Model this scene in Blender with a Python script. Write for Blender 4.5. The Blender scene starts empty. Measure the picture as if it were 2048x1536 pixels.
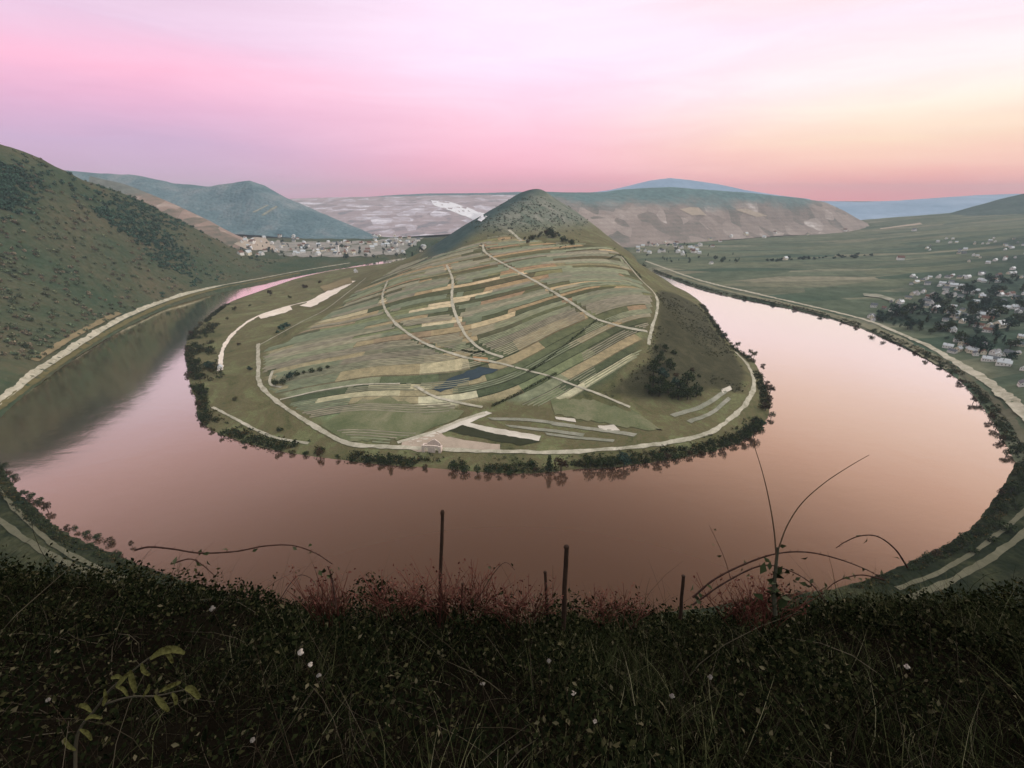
import bpy, math, random
import numpy as np
from mathutils import Vector, Matrix, noise
from mathutils.bvhtree import BVHTree

random.seed(7)
RNG = np.random.default_rng(7)
S = bpy.context.scene
COL = S.collection
R = math.radians

# ------------------------------------------------------------------ camera model
F, PITCH, EYE = 900.0, R(22.5), 200.0
CP, SP = math.cos(PITCH), math.sin(PITCH)

def ray(px, py):
    u, v = (px - 1024) / F, (py - 768) / F
    return (u, CP - v * SP, -(SP + v * CP))

def at_z(px, py, z):
    d = ray(px, py); t = (z - EYE) / d[2]
    return (d[0] * t, d[1] * t, z)

def at_y(px, py, y):
    d = ray(px, py); t = y / d[1]
    return (d[0] * t, y, EYE + d[2] * t)

def at_r(px, py, r):
    d = ray(px, py); t = r / math.hypot(d[0], d[1])
    return (d[0] * t, d[1] * t, EYE + d[2] * t)

def at_d(px, py, t):
    d = ray(px, py)
    return (d[0] * t, d[1] * t, EYE + d[2] * t)

def depth_of(p):
    return p[1] * CP - (p[2] - EYE) * SP

cam = bpy.data.cameras.new('camera'); camo = bpy.data.objects.new('camera', cam); COL.objects.link(camo)
cam.sensor_width = 36; cam.lens = F / 2048 * 36; cam.clip_start = 0.05; cam.clip_end = 60000
camo.location = (0, 0, EYE); camo.rotation_euler = (math.pi / 2 - PITCH, 0, 0)
S.camera = camo

# ------------------------------------------------------------------ small helpers
def lin(r, g, b):
    f = lambda c: (c / 255 / 12.92) if c / 255 <= 0.04045 else ((c / 255 + 0.055) / 1.055) ** 2.4
    return (f(r), f(g), f(b), 1)

def mesh(name, V, Fc, attrs=None, smooth=False):
    me = bpy.data.meshes.new(name)
    V = np.asarray(V, dtype=np.float32)
    if isinstance(Fc, np.ndarray):
        n, k = Fc.shape
        me.vertices.add(len(V)); me.vertices.foreach_set('co', V.ravel())
        me.loops.add(n * k); me.loops.foreach_set('vertex_index', Fc.astype(np.int32).ravel())
        me.polygons.add(n)
        me.polygons.foreach_set('loop_start', np.arange(0, n * k, k, dtype=np.int32))
        me.update(calc_edges=True)
    else:
        me.from_pydata([tuple(map(float, v)) for v in V], [], [tuple(f) for f in Fc])
    for k, a in (attrs or {}).items():
        a = np.asarray(a, dtype=np.float32)
        if a.ndim == 2:
            at = me.attributes.new(k, 'FLOAT_COLOR', 'POINT')
            if a.shape[1] == 3: a = np.concatenate([a, np.ones((len(a), 1), np.float32)], 1)
            at.data.foreach_set('color', a.ravel())
        else:
            at = me.attributes.new(k, 'FLOAT', 'POINT'); at.data.foreach_set('value', a)
    if smooth:
        me.polygons.foreach_set('use_smooth', np.ones(len(me.polygons), dtype=bool))
    me.validate()
    return me

def obj(name, me, mats=None, parent=None, label=None, cat=None, group=None, kind=None, loc=None):
    o = bpy.data.objects.new(name, me); COL.objects.link(o)
    if mats is not None and me is not None:
        for m in (mats if isinstance(mats, (list, tuple)) else [mats]): me.materials.append(m)
    if parent: o.parent = parent
    if loc is not None: o.location = loc
    tag(o, label, cat, group, kind)
    return o

def tag(o, label=None, cat=None, group=None, kind=None):
    for k, v in (('label', label), ('category', cat), ('group', group), ('kind', kind)):
        if v: o[k] = v
    return o

def copy_tree(o, parent=None):
    c = o.copy(); COL.objects.link(c)
    if parent: c.parent = parent
    for ch in list(o.children): copy_tree(ch, c)
    return c

class MB:
    """collects polygons of one mesh"""
    def __init__(s): s.V = []; s.F = []; s.M = []
    def add(s, V, Fc, m=0):
        o = len(s.V); s.V += [tuple(v) for v in V]; s.F += [tuple(i + o for i in f) for f in Fc]; s.M += [m] * len(Fc)
    def box(s, x0, x1, y0, y1, z0, z1, m=0):
        s.add([(x0, y0, z0), (x1, y0, z0), (x1, y1, z0), (x0, y1, z0), (x0, y0, z1), (x1, y0, z1), (x1, y1, z1), (x0, y1, z1)],
              [(0, 3, 2, 1), (4, 5, 6, 7), (0, 1, 5, 4), (1, 2, 6, 5), (2, 3, 7, 6), (3, 0, 4, 7)], m)
    def prism(s, poly, y0, y1, m=0):
        n = len(poly)
        s.add([(x, y0, z) for x, z in poly] + [(x, y1, z) for x, z in poly],
              [tuple(range(n)), tuple(range(2 * n - 1, n - 1, -1))] + [(i, i + n, (i + 1) % n + n, (i + 1) % n) for i in range(n)], m)
    def tube(s, P, rad, k=6, m=0):
        V, Fc = tube(P, rad, k); s.add(V, Fc, m)
    def mesh(s, name, smooth=False):
        me = mesh(name, s.V, s.F, smooth=smooth)
        if any(s.M): me.polygons.foreach_set('material_index', s.M)
        return me

def tube(P, rad, k=6):
    P = [Vector(p) for p in P]; V = []; Fc = []
    for i, p in enumerate(P):
        t = (P[min(i + 1, len(P) - 1)] - P[max(i - 1, 0)]).normalized()
        a = t.cross(Vector((0.31, 0.95, 0.02))).normalized() if abs(t.z) > 0.3 else t.cross(Vector((0, 0, 1))).normalized()
        b = t.cross(a)
        r = rad[i] if isinstance(rad, (list, tuple)) else rad
        for j in range(k):
            q = 2 * math.pi * j / k
            V.append(tuple(p + (a * math.cos(q) + b * math.sin(q)) * r))
    for i in range(len(P) - 1):
        for j in range(k):
            Fc.append((i * k + j, i * k + (j + 1) % k, (i + 1) * k + (j + 1) % k, (i + 1) * k + j))
    Fc.append(tuple(range(k - 1, -1, -1))); Fc.append(tuple(range((len(P) - 1) * k, len(P) * k)))
    return V, Fc

def spline(P, n):
    """Catmull-Rom through P, n samples in each span"""
    P = [Vector(p) for p in P]; out = []
    Q = [P[0] * 2 - P[1]] + P + [P[-1] * 2 - P[-2]]
    for i in range(1, len(Q) - 2):
        for j in range(n):
            t = j / n
            out.append(0.5 * ((2 * Q[i]) + (Q[i + 1] - Q[i - 1]) * t + (2 * Q[i - 1] - 5 * Q[i] + 4 * Q[i + 1] - Q[i + 2]) * t * t
                              + (3 * Q[i] - Q[i - 1] - 3 * Q[i + 1] + Q[i + 2]) * t ** 3))
    out.append(P[-1]); return out

def fbm(x, y, sc, oct=4, seed=0.0):
    return noise.fractal(Vector((x * sc + seed, y * sc - seed, seed * 0.37)), 0.9, 2.1, oct)

# ------------------------------------------------------------------ materials
def new_mat(name):
    m = bpy.data.materials.new(name); m.use_nodes = True
    nt = m.node_tree; b = nt.nodes['Principled BSDF']; return m, nt, b

def node(nt, typ, ins=None, **kw):
    n = nt.nodes.new(typ)
    for k, v in kw.items(): setattr(n, k, v)
    for k, v in (ins or {}).items():
        if hasattr(v, 'is_output') or isinstance(v, bpy.types.NodeSocket): nt.links.new(v, n.inputs[k])
        else: n.inputs[k].default_value = v
    return n

def math_n(nt, op, a, b=0.0, c=None):
    ins = {0: a, 1: b}
    if c is not None: ins[2] = c
    return node(nt, 'ShaderNodeMath', ins, operation=op).outputs[0]

def ramp(nt, fac, stops, interp='LINEAR'):
    r = nt.nodes.new('ShaderNodeValToRGB'); r.color_ramp.interpolation = interp
    e = r.color_ramp.elements
    while len(e) < len(stops): e.new(0.5)
    for q, (p, c) in zip(e, stops): q.position = p; q.color = c if len(c) == 4 else (*c, 1)
    nt.links.new(fac, r.inputs[0]); return r.outputs[0]

def mixc(nt, f, a, b, typ='MIX'):
    n = nt.nodes.new('ShaderNodeMix'); n.data_type = 'RGBA'; n.blend_type = typ
    for k, v in ((0, f), (6, a), (7, b)):
        if isinstance(v, bpy.types.NodeSocket): nt.links.new(v, n.inputs[k])
        else: n.inputs[k].default_value = v if not (isinstance(v, tuple) and len(v) == 3) else (*v, 1)
    return n.outputs[2]

def pos(nt): return nt.nodes.new('ShaderNodeNewGeometry').outputs['Position']

def nz(nt, scale, detail=5, rough=0.6, vec=None, dist=0.0):
    return node(nt, 'ShaderNodeTexNoise', {'Vector': vec if vec is not None else pos(nt), 'Scale': scale, 'Detail': detail, 'Roughness': rough, 'Distortion': dist}).outputs[0]

def bump(nt, b, h, strength, dist):
    n = node(nt, 'ShaderNodeBump', {'Height': h, 'Strength': strength, 'Distance': dist}); nt.links.new(n.outputs[0], b.inputs['Normal'])

def simple(name, c, c2=None, scale=3.0, rough=0.85, spec=0.2):
    m, nt, b = new_mat(name)
    v = node(nt, 'ShaderNodeTexCoord').outputs['Object']
    n = nz(nt, scale, 5, 0.65, v)
    c2 = c2 or tuple(x * 0.65 for x in c)
    nt.links.new(ramp(nt, n, [(0.3, c2), (0.7, c)]), b.inputs['Base Color'])
    b.inputs['Roughness'].default_value = rough; b.inputs['Specular IOR Level'].default_value = spec
    bump(nt, b, n, 0.3, 0.05)
    return m

def foliage(name, stops, attr=None, trans=0.0):
    """leaf colour: one random value for each loose leaf; attr multiplies it by a colour stored on the points"""
    m, nt, b = new_mat(name)
    g = nt.nodes.new('ShaderNodeNewGeometry')
    c = ramp(nt, g.outputs['Random Per Island'], stops)
    if attr:
        a = node(nt, 'ShaderNodeAttribute', attribute_name=attr)
        c = mixc(nt, 1.0, c, a.outputs['Color'], 'MULTIPLY')
    nt.links.new(c, b.inputs['Base Color'])
    b.inputs['Roughness'].default_value = 0.9; b.inputs['Specular IOR Level'].default_value = 0.0
    return m

def land(name, stops, scale=0.02, fine=0.25, clump=None, bumpd=3.0, bumps=0.6):
    """ground cover: broad patches x fine speckle, optional crown-like cells"""
    m, nt, b = new_mat(name)
    p = pos(nt)
    broad = nz(nt, scale, 6, 0.62, p, 0.6)
    f = nz(nt, fine, 4, 0.7, p)
    h = math_n(nt, 'ADD', math_n(nt, 'MULTIPLY', broad, 0.72), math_n(nt, 'MULTIPLY', f, 0.28))
    c = ramp(nt, h, stops)
    hh = f
    if clump:
        vo = node(nt, 'ShaderNodeTexVoronoi', {'Vector': p, 'Scale': clump, 'Randomness': 1.0})
        hh = math_n(nt, 'SUBTRACT', 1.0, vo.outputs['Distance'])
        c = mixc(nt, 0.5, c, ramp(nt, vo.outputs['Color'], [(0.1, (0.78, 0.82, 0.76)), (0.9, (1.2, 1.18, 1.12))]), 'MULTIPLY')
    nt.links.new(c, b.inputs['Base Color'])
    b.inputs['Roughness'].default_value = 0.95; b.inputs['Specular IOR Level'].default_value = 0.0
    bump(nt, b, hh, bumps, bumpd)
    return m

# ------------------------------------------------------------------ terrain maths
class TPS:
    def __init__(s, pts, lam=1e-4):
        P = np.array(pts, float); s.c = P[:, :2] / 500; n = len(P)
        K = s.k(s.c, s.c) + lam * np.eye(n); A = np.zeros((n + 3, n + 3)); A[:n, :n] = K
        A[:n, n] = 1; A[:n, n + 1:] = s.c; A[n, :n] = 1; A[n + 1:, :n] = s.c.T
        s.w = np.linalg.solve(A, np.concatenate([P[:, 2], [0, 0, 0]])); s.n = n
    def k(s, a, b):
        r2 = ((a[:, None, :] - b[None, :, :]) ** 2).sum(-1)
        return 0.5 * r2 * np.log(r2 + 1e-12)
    def __call__(s, X, Y):
        q = np.stack([X.ravel(), Y.ravel()], 1) / 500; out = np.empty(len(q))
        for i in range(0, len(q), 20000):
            a = q[i:i + 20000]
            out[i:i + 20000] = s.k(a, s.c) @ s.w[:s.n] + s.w[s.n] + a @ s.w[s.n + 1:]
        return out.reshape(X.shape)

def poly_dist(X, Y, P):
    d = np.full(X.shape, 1e9)
    for (x0, y0), (x1, y1) in zip(P[:-1], P[1:]):
        dx, dy = x1 - x0, y1 - y0; L = dx * dx + dy * dy + 1e-9
        t = np.clip(((X - x0) * dx + (Y - y0) * dy) / L, 0, 1)
        d = np.minimum(d, np.hypot(X - x0 - t * dx, Y - y0 - t * dy))
    return d

def inside(X, Y, P):
    r = np.zeros(X.shape, bool); n = len(P)
    for i in range(n):
        (x0, y0), (x1, y1) = P[i], P[(i + 1) % n]
        c = ((y0 > Y) != (y1 > Y))
        with np.errstate(divide='ignore', invalid='ignore'):
            c &= X < (x1 - x0) * (Y - y0) / (y1 - y0 + 1e-12) + x0
        r ^= c
    return r

def smooth(a, b, x):
    t = np.clip((x - a) / (b - a), 0, 1); return t * t * (3 - 2 * t)

def grid_faces(nx, ny):
    i = np.arange(ny - 1)[:, None] * nx + np.arange(nx - 1)[None, :]
    return np.stack([i, i + 1, i + nx + 1, i + nx], -1).reshape(-1, 4)

def noise_grid(X, Y, sc, oct, seed):
    return np.array([fbm(x, y, sc, oct, seed) for x, y in zip(X.ravel(), Y.ravel())]).reshape(X.shape)

BV, BF = [], []
def bvh_add(V, Fc):
    o = len(BV); BV.extend(map(tuple, np.asarray(V, float).tolist())); BF.extend((np.asarray(Fc) + o).tolist())

def shore(P): return [at_z(x, y, 0)[:2] for x, y in P]
def dense(P, n=4): return [tuple(v[:2]) for v in spline([(x, y, 0) for x, y in P], n)]

# ---- peninsula ----------------------------------------------------------------
PEN_BANK_PX = [(780, 526), (720, 533), (660, 542), (600, 555), (560, 568), (520, 582), (465, 602), (432, 622), (405, 645), (380, 668), (370, 700),
    (374, 740), (382, 775), (392, 800), (393, 832), (418, 858), (450, 872), (500, 889), (570, 905), (650, 916), (740, 928), (850, 936), (940, 944),
    (1040, 947), (1110, 943), (1160, 937), (1210, 936), (1260, 930), (1320, 922), (1400, 908), (1470, 889), (1510, 868), (1538, 830), (1536, 790),
    (1522, 750), (1505, 722), (1476, 700), (1448, 672), (1428, 640), (1402, 605), (1372, 583), (1333, 565), (1300, 550), (1276, 537), (1257, 522), (1247, 507)]
PEN_BANK = dense(shore(PEN_BANK_PX), 3)
PEN_POLY = PEN_BANK + [(500, 2700), (-300, 2700), (-330, 1750)]
pc = [(450, 700, 4), (480, 650, 5), (560, 610, 6), (640, 590, 7), (700, 566, 9), (430, 770, 4), (440, 830, 4), (500, 860, 4), (600, 870, 5), (520, 690, 10),
    (520, 760, 10), (545, 790, 9), (610, 840, 8), (700, 885, 6), (850, 895, 5), (1000, 905, 5), (1100, 905, 5), (1250, 900, 5), (1350, 885, 6), (1440, 855, 7),
    (1500, 800, 8), (1500, 750, 9), (1460, 700, 9), (1024, 850, 8), (1200, 850, 9), (850, 850, 8),
    (1024, 800, 15), (1024, 700, 36), (1024, 600, 62), (1024, 540, 85), (1100, 485, 109), (620, 800, 12), (620, 720, 22), (620, 660, 26), (640, 620, 16),
    (700, 576, 18), (740, 546, 28), (840, 510, 70), (700, 640, 33), (760, 600, 46), (800, 560, 62), (880, 540, 77), (940, 490, 105), (1024, 480, 113),
    (960, 450, 140), (1240, 500, 98), (1200, 560, 78), (1200, 640, 54), (1200, 720, 32), (1200, 780, 20), (780, 700, 32), (780, 780, 18), (900, 640, 50),
    (1310, 590, 66), (1310, 650, 48), (1300, 690, 38), (1350, 620, 40), (1400, 660, 23), (1380, 700, 26), (1450, 740, 11), (1400, 760, 15), (1330, 760, 24),
    (1300, 740, 30), (1480, 780, 7.5), (1330, 830, 9), (1400, 820, 8.5)]
P = [at_z(*q) for q in pc]
P += [at_y(1024, 410, 1275), at_y(1058, 384, 1390), at_y(1085, 380, 1430), at_y(1000, 424, 1220),
      at_y(1120, 407, 1430), at_y(1165, 438, 1400), at_y(1205, 467, 1350), at_y(1238, 493, 1240), at_y(1110, 445, 1250), at_y(1160, 465, 1240),
      (330, 1000, 24), (420, 1300, 5), (390, 1500, 20), (300, 1600, 90), (-330, 1400, 12), (-120, 1500, 90), (-250, 1900, 20), (60, 1750, 205), (250, 1900, 70), (0, 2000, 160)]
P += [(x, y, 0) for x, y in PEN_BANK[::6]]
tps = TPS(P, 3e-4)
xs, ys = np.arange(-760, 560, 5.0), np.arange(270, 2060, 5.0)
X, Y = np.meshgrid(xs, ys)
IN = inside(X, Y, PEN_POLY); D = poly_dist(X, Y, PEN_BANK); D = np.where(IN, D, -D)
Z = tps(X, Y); NZ = noise_grid(X, Y, 0.012, 4, 3.1)
Zp = smooth(0, 26, D) * np.maximum(Z, 2.5) + (1 - smooth(0, 26, D)) * D * 0.16
Zp = np.where(D < 0, np.maximum(D * 0.25, -4), Zp) + NZ * np.clip(D / 40, 0, 1) * 0.9 + NZ * smooth(-15, 0, D) * 0.25
def row_angle(X, Y): return np.radians(12 + 29 * smooth(-170, 60, X) * (1 - 0.7 * smooth(520, 800, Y)))
def row_t(X, Y): a = row_angle(X, Y); return (Y - 460) * np.cos(a) - X * np.sin(a) + 460
T = row_t(X, Y); A_ = row_angle(X, Y); SS = X * np.cos(A_) + Y * np.sin(A_)
V = np.stack([X, Y, Zp], -1).reshape(-1, 3); FQ = grid_faces(len(xs), len(ys))
keep = (D.reshape(-1)[FQ] > -22).any(1); FQ = FQ[keep]
PEN_V, PEN_F = V, FQ
bvh_add(V, FQ)

def pen_hit_setup():
    return BVHTree.FromPolygons(V.tolist(), FQ.tolist())
PBV = pen_hit_setup()
def cast(bv, px, py):
    d = Vector(ray(px, py)).normalized(); h = bv.ray_cast(Vector((0, 0, EYE)), d)
    return h[0]
VINE_PX = [(525, 700), (560, 690), (640, 640), (705, 588), (760, 556), (800, 532), (850, 516), (900, 505), (965, 478), (1010, 470), (1060, 478), (1150, 487), (1238, 505), (1280, 555), (1305, 590),
    (1305, 640), (1288, 690), (1275, 720), (1250, 745), (1215, 775), (1150, 800), (1080, 815), (1000, 806), (930, 812), (880, 830), (860, 862), (780, 888), (700, 880), (655, 862), (600, 828), (540, 785), (525, 765)]
vp = [cast(PBV, *q) for q in VINE_PX]; VINE_POLY = [(q.x, q.y) for q in vp if q]
VM = inside(X, Y, VINE_POLY); VD = poly_dist(X, Y, VINE_POLY + VINE_POLY[:1]); vmask = np.where(VM, smooth(0, 12, VD), 0)
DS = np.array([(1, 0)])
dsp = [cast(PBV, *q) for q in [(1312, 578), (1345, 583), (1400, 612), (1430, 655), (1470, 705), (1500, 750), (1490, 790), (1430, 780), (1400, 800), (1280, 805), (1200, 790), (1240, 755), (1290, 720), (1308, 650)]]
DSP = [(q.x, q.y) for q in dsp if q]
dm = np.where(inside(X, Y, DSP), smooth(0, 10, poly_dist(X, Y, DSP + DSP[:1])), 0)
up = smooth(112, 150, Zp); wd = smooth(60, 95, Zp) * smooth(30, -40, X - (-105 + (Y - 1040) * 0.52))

m, nt, b = new_mat('vineyard_soil')
at = lambda n: node(nt, 'ShaderNodeAttribute', attribute_name=n).outputs['Fac']
p = pos(nt); t_ = at('row_t'); s_ = at('row_s')
w1 = math_n(nt, 'MULTIPLY', math_n(nt, 'SINE', math_n(nt, 'MULTIPLY', t_, 0.031)), 6.0)
w2 = math_n(nt, 'MULTIPLY', math_n(nt, 'SINE', math_n(nt, 'MULTIPLY', t_, 0.083)), 3.4)
tw = math_n(nt, 'DIVIDE', math_n(nt, 'ADD', math_n(nt, 'ADD', t_, w1), w2), 14.0)
ti = math_n(nt, 'FLOOR', tw); fr = math_n(nt, 'FRACT', tw)
off = node(nt, 'ShaderNodeTexWhiteNoise', {'W': ti}, noise_dimensions='1D').outputs['Value']
si = math_n(nt, 'FLOOR', math_n(nt, 'ADD', math_n(nt, 'DIVIDE', s_, 130.0), math_n(nt, 'MULTIPLY', off, 3.0)))
hsh = node(nt, 'ShaderNodeTexWhiteNoise', {'Vector': node(nt, 'ShaderNodeCombineXYZ', {0: ti, 1: si, 2: 3.0}).outputs[0]}, noise_dimensions='3D').outputs['Value']
pc_ = ramp(nt, hsh, [(0.0, (0.0788, 0.0931, 0.0568)), (0.16, (0.315, 0.2597, 0.1715)), (0.32, (0.1103, 0.1274, 0.0764)), (0.44, (0.441, 0.3822, 0.2695)), (0.53, (0.1785, 0.2009, 0.1176)), (0.66, (0.2625, 0.2058, 0.147)), (0.78, (0.0945, 0.098, 0.0637)), (0.87, (0.21, 0.2156, 0.147)), (0.94, (0.525, 0.4704, 0.3528))], 'CONSTANT')
hgt = node(nt, 'ShaderNodeSeparateXYZ', {0: p}).outputs[2]
warm = ramp(nt, math_n(nt, 'DIVIDE', hgt, 110.0), [(0.1, (0.92, 1.04, 0.98)), (0.75, (1.14, 1.0, 0.84))])
pc_ = mixc(nt, 1.0, pc_, warm, 'MULTIPLY')
edge = math_n(nt, 'SUBTRACT', 1.0, math_n(nt, 'MULTIPLY', math_n(nt, 'LESS_THAN', math_n(nt, 'ABSOLUTE', math_n(nt, 'SUBTRACT', fr, 0.06)), 0.06), 0.55))
ecol = node(nt, 'ShaderNodeCombineColor', {0: edge, 1: edge, 2: edge}).outputs[0]
pc_ = mixc(nt, 1.0, pc_, ecol, 'MULTIPLY')
sp_ = ramp(nt, nz(nt, 0.11, 6, 0.72, p), [(0.28, (0.6, 0.62, 0.6)), (0.72, (1.4, 1.36, 1.3))])
pc_ = mixc(nt, 1.0, pc_, sp_, 'MULTIPLY')
gr = ramp(nt, math_n(nt, 'ADD', math_n(nt, 'MULTIPLY', nz(nt, 0.018, 7, 0.75, p, 1.0), 0.7), math_n(nt, 'MULTIPLY', nz(nt, 0.25, 4, 0.8, p), 0.3)), [(0.34, (0.0462, 0.0549, 0.0255)), (0.44, (0.1063, 0.1098, 0.051)), (0.5, (0.1294, 0.1127, 0.0612)), (0.56, (0.1386, 0.1568, 0.0723)), (0.66, (0.2218, 0.2107, 0.119))])
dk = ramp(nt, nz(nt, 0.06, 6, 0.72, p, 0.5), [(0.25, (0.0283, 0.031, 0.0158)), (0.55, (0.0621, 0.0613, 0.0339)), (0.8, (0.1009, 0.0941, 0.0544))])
upc = ramp(nt, nz(nt, 0.02, 8, 0.78, p, 0.8), [(0.34, (0.063, 0.096, 0.072)), (0.46, (0.126, 0.1536, 0.117)), (0.56, (0.1974, 0.2064, 0.1665)), (0.68, (0.2856, 0.288, 0.2385))])
c = mixc(nt, at('vine'), gr, pc_)
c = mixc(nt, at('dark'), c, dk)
c = mixc(nt, at('upper'), c, upc)
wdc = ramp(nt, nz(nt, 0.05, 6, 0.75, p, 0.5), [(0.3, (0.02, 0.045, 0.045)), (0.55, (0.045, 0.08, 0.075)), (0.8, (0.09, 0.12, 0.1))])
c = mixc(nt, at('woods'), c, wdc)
nt.links.new(c, b.inputs['Base Color']); b.inputs['Roughness'].default_value = 0.95; b.inputs['Specular IOR Level'].default_value = 0.05
bump(nt, b, nz(nt, 0.5, 4, 0.7, p), 0.7, 1.2)
M_PEN = m
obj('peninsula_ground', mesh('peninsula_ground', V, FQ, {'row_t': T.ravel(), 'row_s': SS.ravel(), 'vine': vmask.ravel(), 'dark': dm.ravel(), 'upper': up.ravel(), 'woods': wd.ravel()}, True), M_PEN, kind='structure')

# ---- near slope below the viewpoint --------------------------------------------
NEAR_PX = [(-30, 872), (-16, 905), (0, 932), (30, 980), (70, 1020), (120, 1062), (200, 1100), (300, 1140), (420, 1180), (560, 1218), (800, 1245), (1030, 1250), (1250, 1238), (1400, 1218), (1540, 1196),
           (1700, 1172), (1850, 1112), (1940, 1060), (1985, 1004), (2015, 960), (2032, 925)]
NEAR = dense(shore(NEAR_PX), 3)
NPOLY = NEAR + [(760, 420), (760, -500), (-900, -500), (-900, 430)]
xs, ys = np.arange(-800, 740, 6.0), np.arange(-420, 470, 6.0)
X, Y = np.meshgrid(xs, ys); IN = inside(X, Y, NPOLY); D = poly_dist(X, Y, NEAR); D = np.where(IN, D, -D)
lat = smooth(330, 520, X)
rise = np.minimum(8 + 1.27 * np.maximum(D - 32, 0) * (1 - 0.75 * lat), 194.5)
Zn = smooth(0, 12, D) * np.minimum(rise, 194.5) + (1 - smooth(0, 12, D)) * D * 0.3
NZ = noise_grid(X, Y, 0.02, 4, 9.0)
Zn = np.where(D < 0, np.maximum(D * 0.3, -4), Zn + NZ * np.clip((D - 34) / 30, 0, 1) * 5 * (np.hypot(X, Y) > 60)) - 2.5 * (np.hypot(X, Y) < 40)
V = np.stack([X, Y, Zn], -1).reshape(-1, 3); FQ = grid_faces(len(xs), len(ys)); FQ = FQ[(D.reshape(-1)[FQ] > -22).any(1)]
bvh_add(V, FQ)
obj('slope_ground', mesh('slope_ground', V, FQ, None, True), land('slope_scrub', [(0.34, (0.008, 0.014, 0.008)), (0.5, (0.024, 0.031, 0.017)), (0.64, (0.06, 0.065, 0.036))], 0.03, 0.3, 0.25, 2.0), kind='structure')

# ---- wooded hillside on the left bank and the flat behind it ---------------------
LB_PX = [(-30, 872), (-10, 846), (20, 815), (60, 781), (150, 716), (240, 662), (330, 618), (430, 587), (520, 569), (600, 551), (700, 533), (780, 519), (850, 509)]
LB = dense(shore(LB_PX), 3)
LPOLY = [(-900, 250), (-560, 300)] + LB + [(-250, 2300), (300, 2500), (300, 3300), (-3800, 3300), (-3800, 250)]
SIL = [(-260, 225, 1290), (-160, 250, 1290), (-60, 282, 1300), (0, 304, 1310), (75, 335, 1330), (150, 361, 1370), (240, 391, 1450), (310, 416, 1530), (370, 450, 1580), (430, 480, 1610), (500, 508, 1660)]
P = [(x, y, 0) for x, y in LB[::4]]
for q in SIL:
    c_ = at_r(*q); P.append(c_)
    P.append((c_[0] * 1.12, c_[1] * 1.12, c_[2] + (1 if c_[2] > 200 else -(205 - c_[2]) * 0.2 - 6))); k = 1.35; P.append((c_[0] * k, c_[1] * k, c_[2] + (10 if c_[2] > 200 else -(205 - c_[2]) * 0.45 - 20)))
P += [at_z(*q) for q in [(600, 522, 8), (700, 516, 9), (850, 503, 10), (560, 505, 12), (700, 490, 15), (850, 480, 15), (540, 535, 9), (480, 545, 16), (400, 560, 20), (640, 532, 7)]]
P += [(-900, 420, 170), (-760, 380, 120), (-1300, 600, 290), (-1500, 300, 300), (-2600, 2600, 120), (-1600, 2800, 60), (0, 2700, 20)]
P += [at_z(*q) for q in [(60, 760, 7), (150, 697, 7), (240, 643, 7), (330, 604, 7), (430, 576, 7), (520, 560, 7)]]
tps = TPS(P, 5e-4)
xs, ys = np.arange(-2900, 300, 11.0), np.arange(280, 2750, 11.0)
X, Y = np.meshgrid(xs, ys); IN = inside(X, Y, LPOLY); D = poly_dist(X, Y, LB); D = np.where(IN, D, -D)
NZ = noise_grid(X, Y, 0.006, 5, 5.0); NZ2 = noise_grid(X, Y, 0.03, 3, 15.0)
Zl = np.maximum(tps(X, Y), 5.5)
Zl = smooth(0, 22, D) * Zl + (1 - smooth(0, 22, D)) * D * 0.25
high = np.clip((Zl - 25) / 60, 0, 1)
Zl = np.where(D < 0, np.maximum(D * 0.3, -4), Zl + (NZ * 7 + NZ2 * 2.0 + noise_grid(X * 0.22 + Y * 0.05, Y, 0.0075, 3, 41.0) * 11) * high)
V = np.stack([X, Y, Zl], -1).reshape(-1, 3); FQ = grid_faces(len(xs), len(ys)); FQ = FQ[(D.reshape(-1)[FQ] > -30).any(1)]
bvh_add(V, FQ)
M_LEFT = land('hillside_scrub', [(0.32, (0.0296, 0.0583, 0.0355)), (0.44, (0.0533, 0.0762, 0.0459)), (0.54, (0.0776, 0.0855, 0.0518)), (0.64, (0.1036, 0.0948, 0.0592)), (0.76, (0.1294, 0.1128, 0.074))], 0.007, 0.09, 0.12, 4.0)
obj('hillside', mesh('hillside', V, FQ, None, True), M_LEFT, kind='structure')

# ---- plain on the right bank ----------------------------------------------------
RB_PX = [(2032, 925), (2010, 884), (1985, 842), (1950, 793), (1905, 749), (1855, 717), (1800, 690), (1740, 663), (1680, 642), (1600, 621), (1540, 608), (1480, 597), (1420, 583), (1380, 571), (1340, 556), (1302, 541), (1278, 527), (1263, 512)]
RB = dense(shore(RB_PX), 3)
RPOLY = RB + [(480, 2200), (200, 2500), (200, 3600), (4300, 3600), (4300, 200), (640, 200)]
P = [(x, y, 0) for x, y in RB[::4]]
P += [at_z(*q) for q in [(2048, 890, 7), (1980, 800, 7), (1900, 735, 7), (1800, 680, 7), (1700, 648, 7), (1550, 602, 7), (1400, 568, 6), (1300, 520, 6), (1900, 650, 13), (2040, 650, 20), (2040, 570, 30), (1800, 570, 18),
    (1600, 560, 13), (1400, 520, 9), (1500, 500, 12), (1700, 500, 22), (1900, 500, 37), (2040, 500, 56), (1700, 466, 34), (1900, 472, 60), (1300, 500, 8), (2040, 760, 14), (1550, 478, 18), (1420, 490, 12), (1300, 490, 10)]]
P += [(2600, 1200, 130), (2800, 2600, 120), (1500, 600, 45), (1000, 300, 18), (300, 2800, 25)]
tps = TPS(P, 5e-4)
xs, ys = np.arange(320, 3100, 11.0), np.arange(240, 3000, 11.0)
X, Y = np.meshgrid(xs, ys); IN = inside(X, Y, RPOLY); D = poly_dist(X, Y, RB); D = np.where(IN, D, -D)
NZ = noise_grid(X, Y, 0.004, 4, 25.0)
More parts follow.
